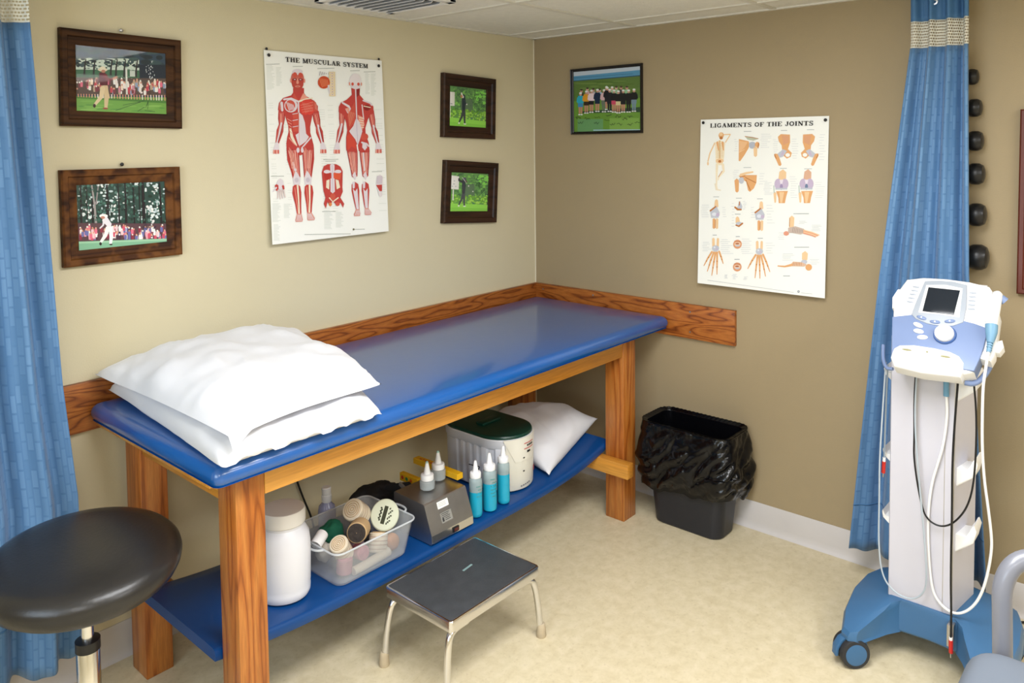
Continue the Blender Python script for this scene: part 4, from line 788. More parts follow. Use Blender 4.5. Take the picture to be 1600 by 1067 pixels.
# ------------------------------------------------------------------ therapy cart  (local: x right, -y front)
ct = thing('therapy_cart', 'white and blue wheeled electrotherapy cart with slanted control console', 'medical cart', (-.36, -1.835, 0), -PI/2, local=True)
def ring2(pts, zf):
    return [(x, y, zf(x, y)) for x, y in pts]
half = [(0, -.098), (.075, -.104), (.105, -.150), (.150, -.245), (.172, -.255), (.195, -.238), (.214, -.16), (.222, -.05), (.214, .05), (.19, .13), (.14, .155), (0, .155)]
out = half+[(-x, y) for x, y in half[-2:0:-1]]
inn = [(max(-.1, min(.1, x*.75)), max(-.092, min(.10, y*.93))) for x, y in out]
ztop = lambda x, y: .168-.062*min(1, max(0, (math.hypot(x, y)-.135)/.17))
R_ = [[(x*.93, y*.95, .076) for x, y in out], [(x, y, .082) for x, y in out], [(x, y, ztop(x, y)-.012) for x, y in out], [(x*.975, y*.975, ztop(x, y)) for x, y in out], [(a*.5+x*.5, c*.5+y*.5, ztop((a+x)/2, (c+y)/2)+.004) for (x, y), (a, c) in zip(out, inn)], [(x, y, .172) for x, y in inn]]
b = MB(); b.loops(R_); build('base', b, BASEBLU, ct, sharp=28)
for cx, cy, rz in ((-.172, -.222, -.8), (.172, -.222, -.6), (-.17, .10, .3), (.17, .10, -.3)):
    b = MB(); Mx = Matrix.Translation((cx, cy, 0)) @ Matrix.Rotation(rz, 4, 'Z')
    b.box(-.007, .007, -.016, .045, .045, .083, .003, 2, Mx); b.lathe([(.009, .05), (.009, .09)], 14, Matrix.Translation((cx, cy, 0)))
    t = MB()
    arc = [(-.052, .035), (-.05, .06), (-.035, .083), (-.01, .095), (.02, .09), (.02, .082), (-.008, .086), (-.03, .075), (-.042, .056), (-.044, .035)]
    b.prism([(x, z) for x, z in arc], -.012, .012, .001, Mx @ Matrix.Rotation(PI/2, 4, 'Z') @ Matrix.Translation((-.0, 0, -.005)) @ Matrix.Rotation(PI/2, 4, 'X'))
    cas = build('caster', b, BASEBLU, ct)
    for s in (-1, 1):
        b = MB(); Mw = Mx @ Matrix.Translation((s*.020, 0, .0425)) @ Matrix.Rotation(PI/2, 4, 'Y')
        b.lathe([(.030, -.0115), (.0405, -.0105), (.0425, -.006), (.0425, .006), (.0405, .0105), (.030, .0115)], 32, Mw); wh = build('wheel', b, DKRUB, cas)
        b = MB(); b.lathe([(.002, -.0135), (.022, -.0135), (.031, -.012), (.031, .012), (.022, .0135), (.002, .0135)], 28, Mw); build('wheel_hub', b, BASEBLU, cas)
# column
cxL, cxR = -.108, .057
b = MB(); b.prism([(cxL, -.090), (cxR, -.090), (cxR+.003, -.086), (cxR+.026, .07), (.07, .125), (-.09, .125), (cxL-.004, .07), (cxL-.003, -.086)], .150, .95, .0015); build('column', b, GREYP, ct, sharp=20)
b = MB(); b.box(cxL+.142, cxL+.1435, -.0905, -.0899, .17, .9); b.box(cxR+.0, cxR+.0025, -.0908, -.086, .16, .9); build('panel_seam', b, STEEL, ct)
for z in (.83, .585, .395):
    for s, xx in ((1, cxR+.006), (-1, cxL-.006)):
        b = MB(); pr = [(0, -.045), (.045, -.005), (.052, .03), (.046, .045), (.040, .030), (.03, .012), (.008, .01), (0, .01)]
        rings = []
        for y in (-.075, -.072, .0, .003): 
            k = (.9 if y in (-.075, .003) else 1)*(1 if s > 0 else .45); rings.append([(xx+s*px*k-s*.002, y, z+pz*k) for px, pz in pr])
        b.loops(rings); build('accessory_holder', b, WHITEP, ct)
# blue metal clip at the foot of the column
b = MB(); b.box(.055, .072, -.128, -.124, .10, .16, .001); b.box(.055, .072, -.128, -.10, .158, .162, .001); build('cable_clip', b, STEEL, ct)
# console on a tilted plane: panel coordinates s (right), t (up the slope), n (out)
ang = math.radians(50.7)
MC = Matrix(((1, 0, 0, 0), (0, math.cos(ang), -math.sin(ang), -.20), (0, math.sin(ang), math.cos(ang), .90), (0, 0, 0, 1)))   # cols: s, t, n
b = MB(); cxx = .016
def cons(hw, t0, t1, dz, rr=.02):
    return None
outl = [(-.092, .012), (-.098, .05), (-.117, .135), (-.125, .19), (-.118, .235), (-.104, .272), (-.06, .284), (0, .287), (.06, .284), (.108, .275), (.117, .262), (.125, .19), (.119, .135), (.112, .05), (.106, .012), (.08, .0), (-.07, .0)]
outl = [(x+cxx, y) for x, y in outl][::-1]
def slab(pts, n0, n1, bev, k=1.0): 
    mb = MB(); mb.prism(pts, n0, n1, bev, None, 3); mb.bm.transform(MC); return mb
cs = build('console', slab(outl, -.055, 0, .008), WHITEP, ct, sharp=40)
# back wedge filling between the tilted panel and the column
b = MB(); b.loops([[(x, y, z) for y, z in ((-.155, .862), (-.150, .95), (-.03, 1.085), (.06, 1.10), (.09, .98), (.08, .93))] for x in (-.08, .105)]); build('console_body', b, WHITEP, ct, sharp=30)
lower = [(-.117, .140), (-.106, .072), (-.1, .04), (-.096, .012), (.108, .012), (.114, .04), (.121, .085), (.124, .142), (.09, .152), (.05, .158), (-.03, .158), (-.07, .154)]
lower = [(x+cxx*.9, y) for x, y in lower]
build('blue_fascia', slab(lower, -.045, .0035, .002), SLATE, ct, sharp=40)
bz = [(-.037, .268), (-.0, .274), (.035, .275), (.071, .269), (.079, .20), (.078, .15), (.055, .135), (.026, .129), (-.01, .132), (-.04, .142), (-.054, .155), (-.048, .20)]
build('bezel', slab(bz, -.002, .0055, .0015), BEZEL, ct, sharp=40)
build('screen_surround', slab([(-.031, .255), (.017, .262), (.062, .256), (.067, .163), (.016, .166), (-.037, .163)], .004, .0063, .0008), WHITEP, ct)
sc = build('screen', slab([(-.024, .248), (.057, .248), (.053, .168), (-.027, .168)], .005, .0072, .0005), SCREEN, ct)
for s_, t_, a_ in ((-.026, .1475, .25), (.010, .1395, 0), (.046, .1475, -.25)):
    b = MB(); b.lathe([(.0135, .004), (.0135, .0065), (.011, .0082), (.002, .0085)], 24, MC @ Matrix.Translation((s_, t_, 0)) @ Matrix.Rotation(-a_, 4, 'Z') @ Matrix.Diagonal((1, .42, 1, 1))); kb = build('menu_button', b, SLATE, ct)
    b = MB(); b.lathe([(.0022, .008), (.0022, .0095)], 10, MC @ Matrix.Translation((s_, t_, 0))); build('button_mark', b, WHITEP, kb)
for s_, t_, a_ in ((-.031, .1235, -.35), (-.0265, .1045, -.08), (-.014, .0875, .15)):
    b = MB(); b.lathe([(.0135, .003), (.0135, .006), (.011, .0078), (.002, .008)], 24, MC @ Matrix.Translation((s_, t_, 0)) @ Matrix.Rotation(a_, 4, 'Z') @ Matrix.Diagonal((1, .5, 1, 1))); build('oval_button', b, WHITEP, ct)
for side in (-1, 1):
    for k in range(5):
        s_ = (-.058-.0018*k) if side < 0 else (.088+.0006*k); t_ = .2475-k*.0128
        b = MB(); b.lathe([(.0095, -.001), (.0095, .0012), (.006, .002)], 18, MC @ Matrix.Translation((s_, t_, 0)) @ Matrix.Rotation(0.05*side, 4, 'Z') @ Matrix.Diagonal((1, .28, 1, 1))); build('side_button', b, BEZEL, ct)
b = MB(); b.lathe([(.028, .003), (.029, .005), (.027, .009)], 36, MC @ Matrix.Translation((.0395, .105, 0))); kn = build('dial_ring', b, mat('navy_plastic', '3D5C94', .4), ct)
b = MB(); b.lathe([(.0235, .006), (.0245, .012), (.0235, .018), (.018, .0205), (.002, .021)], 36, MC @ Matrix.Translation((.0395, .105, 0))); build('dial', b, WHITEP, ct)
# front white lip with finger slots
lip = [(-.083, .012), (-.08, .040), (-.066, .053), (-.03, .060), (.02, .060), (.06, .056), (.083, .047), (.096, .03), (.098, .004), (.094, -.014), (.0, -.020), (-.07, -.014)]
build('front_lip', slab(lip, -.04, .010, .008), WHITEP, ct, sharp=40)
for s_, t_ in ((-.045, .040), (.052, .037), (.006, .043)):
    b = MB(); k = 1 if s_ != .006 else .25; b.lathe([(.0125*k, .009), (.0125*k, .0106)], 20, MC @ Matrix.Translation((s_, t_, 0)) @ Matrix.Diagonal((1, .25 if k == 1 else .8, 1, 1))); build('finger_slot', b, mat('olive_slot', '8E8A64', .6), ct)
# white side cheek on the left and on the right the wand cradle
b = MB(); b.prism([(-.016, .055), (.0, .17), (.006, .20), (.016, .215), (.024, .19), (.026, .07), (.02, .05)], -.045, -.004, .004, MC @ Matrix.Translation((.135, 0, 0)), 2); b.merge(slab([(.150, .08), (.152, .11), (.172, .12), (.178, .10), (.17, .082)], -.04, -.01, .003).bm); build('wand_cradle', b, WHITEP, ct)
b = MB(); b.prism([(-.112, .175), (-.118, .21), (-.108, .24), (-.1, .24), (-.1, .175)], -.04, -.008, .003, MC, 2); build('side_cheek', b, WHITEP, ct)
# cable rests
b = MB(); b.tube([(.095, -.165, .868), (.118, -.16, .866), (.135, -.13, .885), (.142, -.10, .905)], .0075, 12, smooth=2); build('cable_rest', b, SLATE, ct)
b = MB(); b.tube([(-.085, -.165, .872), (-.104, -.16, .868), (-.122, -.13, .885), (-.13, -.10, .92)], .005, 12, smooth=2); build('cable_rest', b, SLATE, ct)

# wand and leads (world coordinates)
def W2(path, x): return [((x[i] if isinstance(x, list) else x), y, z) for i, (y, z) in enumerate(path)]
MW = Matrix.Translation((-.36, -1.835, 0)) @ Matrix.Rotation(-PI/2, 4, 'Z') @ MC
wd = thing('ultrasound_wand', 'white and blue ultrasound wand with long white cable in the cart side cradle', 'probe', (-.45, -1.99, .95))
def wp(s_, t_, n): v = MW @ Vector((s_, t_, n)); return (v.x, v.y, v.z)
b = MB(); b.tube([wp(.148, .14, .016), wp(.147, .150, .019), wp(.147, .19, .021), wp(.150, .225, .021), wp(.151, .242, .020), wp(.152, .248, .019)], [.0125, .0155, .0165, .0135, .012, .006], 18); build('wand_body', b, WHITEP, wd, sharp=80)
b = MB(); b.tube([wp(.150, .095, .012), wp(.150, .108, .013), wp(.150, .125, .016), wp(.148, .145, .018)], [.0075, .011, .0145, .0155], 18)
for k in range(4): b.tube([wp(.1495, .075+k*.007, .009+k*.0009), wp(.150, .079+k*.007, .0095+k*.0009)], .0065+k*.0006, 14)
b.tube([wp(.149, .07, .0085), wp(.150, .1, .012)], .0055, 12); build('wand_collar', b, mat('teal_blue_plastic', '6E97B4', .45), wd)
b = MB(); b.tube([wp(.153, .237, .016), wp(.161, .231, .009), wp(.166, .228, .005)], [.010, .0125, .0135], 20); build('wand_head', b, SLATE, wd)
white = [(-1.872, .848), (-1.873, .804), (-1.877, .751), (-1.869, .667), (-1.858, .618), (-1.837, .534), (-1.83, .411), (-1.841, .25), (-1.86, .203), (-1.902, .182), (-1.943, .212), (-1.973, .276), (-1.992, .394), (-1.99, .469), (-1.971, .648), (-1.976, .857)]
pts = W2(white, [-.4615]*12+[-.464, -.475, -.505, -.545]); e0 = wp(.149, .07, .0085); pts = pts[1:]+[(e0[0]-.026, e0[1]+.003, e0[2]-.052), e0]
b = MB(); b.tube(pts, .0036, 10, smooth=3); build('wand_cable', b, WHITEP, wd)
b = MB(); b.tube([(-.4615, -1.872, .856), (-.4615, -1.8725, .843)], .0035, 12); b.tube([(-.4615, -1.8725, .845), (-.4615, -1.873, .803)], .0075, 16); build('cable_plug', b, mat('teal_plug', '6A9BBA', .45), wd)
def lead(label, path, xs, r, mt, tips=()):
    o = thing('lead_wire', label, 'cable', (xs if not isinstance(xs, list) else xs[0],)+path[0])
    b = MB(); b.tube(W2(path, xs), r, 8, smooth=3); build('wire', b, mt, o)
    for nm_, p0, p1, rr, mm in tips: b = MB(); b.tube([p0, p1], rr, 12); build(nm_, b, mm, o)
    return o
lead('black lead wire hanging in a wide loop in front of the cart column', [(-1.797, .868), (-1.793, .787), (-1.795, .676), (-1.794, .601), (-1.818, .462), (-1.84, .433), (-1.872, .429), (-1.903, .453), (-1.935, .51), (-1.949, .595), (-1.951, .76), (-1.939, .875)], [-.4705]*8+[-.472, -.472, -.470, -.465], .0026, BLACKP)
lead('thin grey lead wire looping low across the left side of the cart', [(-1.801, .868), (-1.797, .751), (-1.801, .659), (-1.813, .531), (-1.823, .433), (-1.837, .273), (-1.828, .221), (-1.794, .191), (-1.749, .197), (-1.715, .234), (-1.704, .326), (-1.705, .483), (-1.704, .577), (-1.711, .732), (-1.718, .876)], -.4785, .0024, mat('grey_cable', 'A9B4BE', .45))
lead('black lead wire with red tip hanging straight down in front of the cart', [(-1.907, .868), (-1.9, .739), (-1.896, .62), (-1.898, .492), (-1.899, .31), (-1.905, .203), (-1.905, .135)], [-.485, -.485, -.485, -.487, -.495, -.507, -.509], .0030, BLACKP,
     (('sleeve', (-.509, -1.905, .142), (-.509, -1.905, .132), .0045, WHITEP), ('red_tip', (-.509, -1.905, .134), (-.509, -1.906, .098), .0055, REDP), ('prong', (-.509, -1.906, .10), (-.509, -1.906, .084), .0022, STEEL)))
lead('short grey lead wire with red tip hanging at the left side of the cart', [(-1.716, .862), (-1.712, .723), (-1.710, .60), (-1.7095, .575)], -.452, .0026, mat('grey_cable_dark', '8C98A4', .45),
     (('sleeve', (-.452, -1.7095, .582), (-.452, -1.709, .568), .0045, WHITEP), ('red_tip', (-.452, -1.709, .57), (-.452, -1.7075, .535), .0055, REDP), ('prong', (-.452, -1.7075, .536), (-.452, -1.707, .522), .002, STEEL)))
b = MB(); b.tube([(-.14, -1.955, .006), (-.06, -1.99, .006), (-.02, -2.05, .006), (-.03, -2.2, .006)], .004, 8, smooth=2); single('power_cord', b, BLACKP, 'black power cord lying on the floor behind the cart by the baseboard', 'cord')

# ------------------------------------------------------------------ wastebasket and liner
wb = thing('wastebasket', 'black rectangular plastic wastebasket by the taupe wall beside the table leg', 'trash can', (-.125, -.905, 0))
def rrect(x0, x1, y0, y1, z, r, n=8):
    pts = []
    for cx, cy, a0 in ((x1-r, y0+r, -PI/2), (x1-r, y1-r, 0), (x0+r, y1-r, PI/2), (x0+r, y0+r, PI)):
        for i in range(n+1): a = a0+i*PI/2/n; pts.append((cx+r*math.cos(a), cy+r*math.sin(a), z))
    return pts
def binring(k, z, ins=0): # k 0 bottom, 1 top
    return rrect(-.200-.012*k+ins, -.050+.036*k-ins, -1.055-.032*k+ins, -.765+.045*k-ins, z, .045)
b = MB(); b.loops([binring(0, 0, .006), binring(0, .006), binring(.2, .08), binring(1, .385), binring(1.12, .388), binring(1.12, .398), binring(1, .400), binring(.97, .395, .003), binring(.1, .02, .006)], cap0=True, cap1=True)
build('bin_body', b, mat('black_bin_plastic', '222329', .42, bump=.15, bscale=300), wb)
BAG = mat('black_bin_liner', '07070A', .17, spec=.42, bump=.3, bscale=40)
t = MB(); n = 220; rings = []
prof = [(-.05, .17, .05, 0), (-.045, .26, .1, .02), (-.022, .33, .25, .06), (-.006, .38, .3, .1), (.0015, .4045, .1, .15), (.006, .407, .12, .2), (.012, .398, .3, .3), (.016, .37, .6, .5), (.021, .33, .9, .7), (.023, .28, 1, .9), (.022, .235, 1, 1), (.018, .20, .9, 1), (.012, .172, .6, 1), (.008, .155, .5, 1)]
# refine the profile
fine = []
for a, c in zip(prof, prof[1:]):
    for k in range(8): fine.append(tuple(a[i]+(c[i]-a[i])*k/8 for i in range(4)))
fine.append(prof[-1])
base = rrect(-.2165, -.0060, -1.0945, -.7110, 0, .05, 54); 
P_ = [Vector((x, y, 0)) for x, y, _ in base]; P_.append(P_[0]); D_ = [0]
for a, c in zip(P_, P_[1:]): D_.append(D_[-1]+(c-a).length)
base = []; j = 0
for i in range(260):
    d = D_[-1]*i/260
    while D_[j+1] < d: j += 1
    v = P_[j].lerp(P_[j+1], (d-D_[j])/max(1e-9, D_[j+1]-D_[j])); base.append((v.x, v.y, 0))
n = len(base); cx, cy = -.113, -.9035
for fi, (off, z, am, lo) in enumerate(fine):
    rg = []
    for i, (x, y, _) in enumerate(base):
        a = 2*PI*i/n; p0_, p1_ = base[i-1], base[(i+1) % n]; nx, ny = p1_[1]-p0_[1], p0_[0]-p1_[0]; l = math.hypot(nx, ny); nx, ny = nx/l, ny/l
        inner = fi < 32
        w1 = noise.noise(Vector((x*9, y*9, z*8+2))); w2 = noise.noise(Vector((x*20+z*18, y*20-z*12, z*12))); rid = 1-2.4*abs(noise.noise(Vector((x*12, y*12+z*16, z*7-y*12+5)))); r3 = 1-3*abs(noise.noise(Vector((x*22-z*20, y*22-z*24, z*6+9))))
        q_ = Vector((x*1.0, y+.35*z, z*.9-.3*y)); hh = x-y; c1 = hh*.8+z*.6; c2 = -hh*.6+z*.8; c3 = hh*.75-z*.66; c4 = hh*.66+z*.75; bl = abs(noise.noise(Vector((c1*8, c2*24, x*6))))*.026+abs(noise.noise(Vector((c3*30, c4*10, 7+x*5))))*.017+abs(noise.noise(Vector((c1*45, c2*30, 3))))*.005; d = off-.010+am*(bl+.004*w1)
        if inner: d = off-.004+am*(.012*math.sin(a*46+w1*6)*.4+.014*w2)
        d = max(d, .0034) if not inner else min(d, -.0175-max(0, .4045-z)*.14)
        dz = lo*(.030*noise.noise(Vector((x*9, y*9, 4)))+.010*noise.noise(Vector((x*30, y*30, 1)))-.018*max(0, math.sin(a*2+1.0)))*(1 if z < .25 else .4)
        if abs(z-.4) < .01 : dz = .0012*math.sin(a*60)+.0006
        k_ = (z-.4)*.10 if not inner else 0
        rg.append((min(-.002, x+nx*d), min(-.6945, y+ny*d), z+dz if not inner else z))
    rings.append(rg)
b = MB(); b.loops(rings, cap0=True, cap1=False); 
single('bin_liner', b, BAG, 'shiny black plastic bag lining the wastebasket and folded over its rim', 'bin liner', sharp=180)

# ------------------------------------------------------------------ step stool
ss = thing('step_stool', 'low chrome step stool with black rubber top in front of the table', 'step stool', (-1.272, -.763, 0))
x0, x1, y0, y1, zt = -1.462, -1.083, -.902, -.625, .231
b = MB(); b.loops([rrect(x0, x1, y0, y1, zt-.030, .010), rrect(x0, x1, y0, y1, zt-.003, .010), rrect(x0+.002, x1-.002, y0+.002, y1-.002, zt, .009), rrect(x0+.006, x1-.006, y0+.006, y1-.006, zt, .007), rrect(x0+.007, x1-.007, y0+.007, y1-.007, zt-.003, .006), rrect(x0+.007, x1-.007, y0+.007, y1-.007, zt-.006, .006)], cap0=True); build('platform', b, CHROME, ss)
b = MB(); b.loops([rrect(x0+.006, x1-.006, y0+.006, y1-.006, zt-.006, .006), rrect(x0+.006, x1-.006, y0+.006, y1-.006, zt-.0005, .006), rrect(x0+.008, x1-.008, y0+.008, y1-.008, zt+.0008, .006)]); mt_ = build('rubber_mat', b, RUBBERM, ss)
b = MB(); b.box(-.022, .022, -.0035, .0035, 0, .0009, 0, 1, Matrix.Translation((-1.235, -.742, zt+.0006)) @ Matrix.Rotation(.12, 4, 'Z')); build('grey_streak', b, mat('pale_grey_streak', '7E9A9C', .7), mt_)  # short paler grey streak laid on the mat
for sx, sy in ((0, 0), (1, 0), (0, 1), (1, 1)):
    cx = x0+.022 if sx == 0 else x1-.022; cy = y0+.022 if sy == 0 else y1-.022; ox = -1 if sx == 0 else 1; oy = -1 if sy == 0 else 1
    b = MB(); b.tube([(cx-ox*.06, cy, zt-.040), (cx-ox*.02, cy, zt-.040), (cx+ox*.006, cy+oy*.003, zt-.045), (cx+ox*.018, cy+oy*.006, zt-.07), (cx+ox*.027, cy+oy*.010, .10), (cx+ox*.032, cy+oy*.014, .03)], .0098, 16, smooth=2); lg_ = build('leg', b, CHROME, ss)
    b = MB(); Mx = Matrix.Translation((cx+ox*.034, cy+oy*.016, 0)); b.lathe([(.0145, 0), (.0155, .004), (.0135, .028), (.012, .040), (.0105, .042)], 22, Mx); build('rubber_foot', b, TIP, lg_)

# ------------------------------------------------------------------ rolling stool
rs = thing('rolling_stool', 'round black padded rolling stool at the left edge in front of the table', 'stool', (-2.228, -.5, 0))
Mt = Matrix.Translation((-2.228, -.5, .619)) @ Matrix.Rotation(.085, 4, 'X') @ Matrix.Rotation(-.016, 4, 'Y')
R0 = .207; b = MB(); b.lathe([(.001, .004), (R0*.45, .003), (R0*.70, 0), (R0*.84, -.006), (R0*.93, -.015), (R0*.985, -.028), (R0, -.040), (R0*.99, -.055), (R0*.955, -.070), (R0*.90, -.080), (R0*.82, -.086), (R0*.5, -.088), (.02, -.088)], 72, Mt); build('seat', b, BLACKV, rs, sharp=80)
b = MB(); b.lathe([(.10, -.100), (.10, -.087)], 24, Mt); b.lathe([(.03, -.12), (.035, -.095)], 20, Mt); build('seat_plate', b, BLACKP, rs)
b = MB(); b.lathe([(.0135, .30), (.0135, .52)], 24, Matrix.Translation((-2.228, -.5, 0))); build('piston', b, CHROME, rs)
b = MB(); b.lathe([(.025, .085), (.025, .385), (.022, .39), (.014, .392)], 28, Matrix.Translation((-2.228, -.5, 0))); build('column', b, CHROME, rs)
b = MB(); b.lathe([(.0265, .375), (.0265, .398), (.0145, .400)], 28, Matrix.Translation((-2.228, -.5, 0))); build('collar', b, BLACKP, rs)
for k in range(5):
    a = .98+k*2*PI/5; ex, ey = -2.228+.258*math.cos(a), -.5+.258*math.sin(a)
    b = MB(); b.tube([(-2.228+.02*math.cos(a), -.5+.02*math.sin(a), .095), (-2.228+.15*math.cos(a), -.5+.15*math.sin(a), .082), (ex, ey, .068)], [.016, .015, .012], 14); arm_ = build('base_arm', b, CHROME, rs)
    b = MB(); Mx = Matrix.Translation((ex, ey, .026)) @ Matrix.Rotation(a, 4, 'Z')
    for s in (-1, 1): b.lathe([(.016, -.007), (.024, -.006), (.026, 0), (.024, .006), (.016, .007)], 24, Mx @ Matrix.Translation((0, s*.012, 0)) @ Matrix.Rotation(PI/2, 4, 'X'))
    b.lathe([(.007, .0), (.007, .04)], 12, Matrix.Translation((ex, ey, .026))); build('caster', b, mat('brown_caster', '4A3626', .4) if k == 0 else BLACKP, rs)

# ------------------------------------------------------------------ chair at the lower right edge
CHG = mat('grey_upholstery', '6A727E', .6, var=.02, bump=.05, bscale=60)
TUB = mat('grey_painted_tube', '7C7E88', .35, 0, coat=.3)
ch = thing('chair', 'grey padded chair with bent grey tube, cut off at the lower right corner', 'chair', (-1.28, -2.31, 0))
b = MB(); b.loops(pad_mesh(-1.50, -1.092, -2.52, -2.062, .41, .502, .06, .04, .004)); build('seat', b, CHG, ch, sharp=80)
b = MB(); b.tube([(-1.072, -2.116, .02), (-1.072, -2.116, .40), (-1.0705, -2.112, .56), (-1.069, -2.110, .61), (-1.055, -2.122, .652), (-1.034, -2.148, .672), (-1.03, -2.20, .682), (-1.03, -2.40, .682), (-1.034, -2.452, .672), (-1.055, -2.478, .652), (-1.069, -2.49, .61), (-1.072, -2.484, .40), (-1.072, -2.484, .02)], .0185, 18, smooth=2); build('tube_frame', b, TUB, ch)
for y in (-2.13, -2.48): b = MB(); b.tube([(-1.455, y, .40), (-1.47, y, .005)], .0125, 14); build('leg', b, TUB, ch)
for y in (-2.15, -2.46): b = MB(); b.tube([(-1.46, y, .39), (-1.072, y+(.0 if y < -2.3 else .0), .39)], .011, 12); build('seat_rail', b, TUB, ch)
for y in (-2.116, -2.484): b = MB(); b.lathe([(.022, 0), (.022, .03), (.019, .034)], 18, Matrix.Translation((-1.072, y, 0))); build('foot_cap', b, BLACKP, ch)

# ------------------------------------------------------------------ things on the lower shelf
def at(x, y, dz=.0015): return (x, y, shelf_z(x)+dz)
TRANSL = mat('translucent_plastic', 'DDE4EA', .25, trans=.0, var=.01); 
m, N, L, B = newmat('frosted_polypropylene'); B.inputs['Base Color'].default_value = lin('E4E8EC'); B.inputs['Roughness'].default_value = .25
tr = N.new('ShaderNodeBsdfTransparent'); tr.inputs[0].default_value = (.95, .96, .97, 1); ms = N.new('ShaderNodeMixShader'); ms.inputs[0].default_value = .26
L.new(tr.outputs[0], ms.inputs[1]); L.new(B.outputs[0], ms.inputs[2]); L.new(ms.outputs[0], N['Material Output'].inputs[0]); FROST = m
def frost(name, col, k):
    m, N, L, B = newmat(name); B.inputs['Base Color'].default_value = lin(col); B.inputs['Roughness'].default_value = .22
    tr = N.new('ShaderNodeBsdfTransparent'); tr.inputs[0].default_value = (.93, .96, .98, 1); ms = N.new('ShaderNodeMixShader'); ms.inputs[0].default_value = k
    L.new(tr.outputs[0], ms.inputs[1]); L.new(B.outputs[0], ms.inputs[2]); L.new(ms.outputs[0], N['Material Output'].inputs[0]); return m
# big white jar
jx, jy = -1.700, -.470; p = (jx, jy, rest(jx-.075, jx+.075, .02))
jr = thing('plastic_jar', 'big white round plastic jar with screw lid on the lower shelf beside the table leg', 'jar', p)
b = MB(); Mx = Matrix.Translation(p); b.lathe([(.058, 0), (.070, .004), (.074, .012), (.0745, .025), (.0735, .032), (.0745, .038), (.075, .10), (.0745, .145), (.071, .174), (.062, .190), (.056, .198), (.056, .21)], 64, Mx); build('jar_body', b, mat('white_jar_plastic', 'DCDEE6', .32, var=.01), jr)
b = MB()
prof = [(.0, .001), (.058, .0), (.0605, .003), (.0605, .034), (.058, .040), (.050, .041), (.0, .0405)]
t = bmesh.new(); rings = []
for r_, z_ in prof[1:-1]: rings.append([t.verts.new(((r_+(.0008 if i % 2 and r_ > .06 else 0))*math.cos(2*PI*i/120), (r_+(.0008 if i % 2 and r_ > .06 else 0))*math.sin(2*PI*i/120), z_)) for i in range(120)])
for a, c in zip(rings, rings[1:]):
    for i in range(120): t.faces.new((a[i], a[(i+1) % 120], c[(i+1) % 120], c[i]))
t.faces.new(rings[0][::-1]); t.faces.new(rings[-1]); b.merge(t, Mx @ Matrix.Translation((0, 0, .206))); build('screw_lid', b, mat('ivory_lid', 'DEDCD8', .4, var=.01), jr)
# clear bin
bx0, bx1, by0, by1 = -1.575, -1.315, -.560, -.375; bz = rest(-1.575, -1.315)+.002
cb = thing('storage_bin', 'clear plastic bin filled with bandage rolls on the lower shelf', 'bin', (-1.445, -.468, bz))
def br_(k, z, ins=0): return rrect(bx0-.022*k+ins, bx1+.022*k-ins, by0-.022*k+ins, by1+.045*k-ins, bz+z, .028)
b = MB(); b.loops([br_(0, 0), br_(.1, .004), br_(.85, .100), br_(1, .104), br_(1.0, .109), br_(.86, .109), br_(.82, .100, .001), br_(.1, .006, .0015)]); build('bin_body', b, FROST, cb, sharp=50)
b = MB(); b.tube([(x, y, z) for x, y, z in (lambda r: r+[r[0]])(br_(1.02, .108))], .0028, 8); build('rim', b, frost('frosted_rim', 'E8ECF0', .5), cb)
for sx, xx in ((1, bx1+.022), (-1, bx0-.022)):
    b = MB(); b.tube([(xx, -.52, bz+.107), (xx+sx*.018, -.51, bz+.108), (xx+sx*.024, -.48, bz+.108), (xx+sx*.018, -.45, bz+.108), (xx, -.44, bz+.107)], .0035, 10, smooth=2); build('bin_handle', b, frost('frosted_handle', 'E8ECF0', .5), cb)
ELAS = mat('elastic_bandage_cream', 'DCCFB8', .9, bump=.5, bscale=400); TANB = mat('elastic_bandage_tan', 'B99B72', .9, bump=.5, bscale=400)
def axis_m(c, d):
    d = Vector(d).normalized(); return Matrix.Translation(c) @ d.to_track_quat('Z', 'Y').to_matrix().to_4x4()
def roll(label, c, d, r, h, mt, face=None, rings_n=5, stripes=None, core=True, dark=False):
    o = thing('bandage_roll', label, 'bandage', c, 0, 'bandage rolls in the clear bin', local=True); M0 = axis_m((0, 0, 0), d)
    b = MB(); pr = [(r*.9, -h/2), (r, -h/2+.003)]
    ns = 6
    for i in range(ns+1): pr.append((r*(1+(.025 if i % 2 else -.01)), -h/2+.004+(h-.008)*i/ns))
    pr += [(r, h/2-.003), (r*.92, h/2)]
    b.lathe(pr, 40, M0); build('roll_body', b, mt, o)
    b = MB(); q = rings_n
    for i in range(q):
        rr = r*(.16+.74*i/q); b.lathe([(rr-.0016, h/2-.001), (rr, h/2+.0018), (rr+.0016, h/2-.001)], 30, M0, cap=False)
    if dark: b.lathe([(.001, h/2-.0002), (r*.88, h/2-.0002), (r*.9, h/2+.0006), (.001, h/2+.0006)], 30, M0, cap=False)
    build('wound_edge', b, face or mt, o)
    if stripes:
        b = MB()
        for k in (-.3, -.1, .1, .3): b.lathe([(r*1.018, h*k-.0012), (r*1.026, h*k), (r*1.018, h*k+.0012)], 40, M0, cap=False)
        build('stripe', b, stripes, o)
    return o
DKCH = mat('charcoal_wound_edge', '3A3330', .9, var=.3, vscale=120); STR = mat('tan_stripe', 'B08A78', .9)
pnk = mat('pink_foam', 'B06A7C', .8)
roll('tan elastic bandage roll with dark spiral end lying on top of the full bin', (-1.472, -.520, bz+.118), (-.72, -.62, .20), .030, .062, TANB, DKCH, 6, dark=True)
roll('cream striped bandage roll leaning at the back of the bin', (-1.418, -.440, bz+.128), (-.6, -.2, .55), .034, .064, ELAS, TANB, 4, STR)
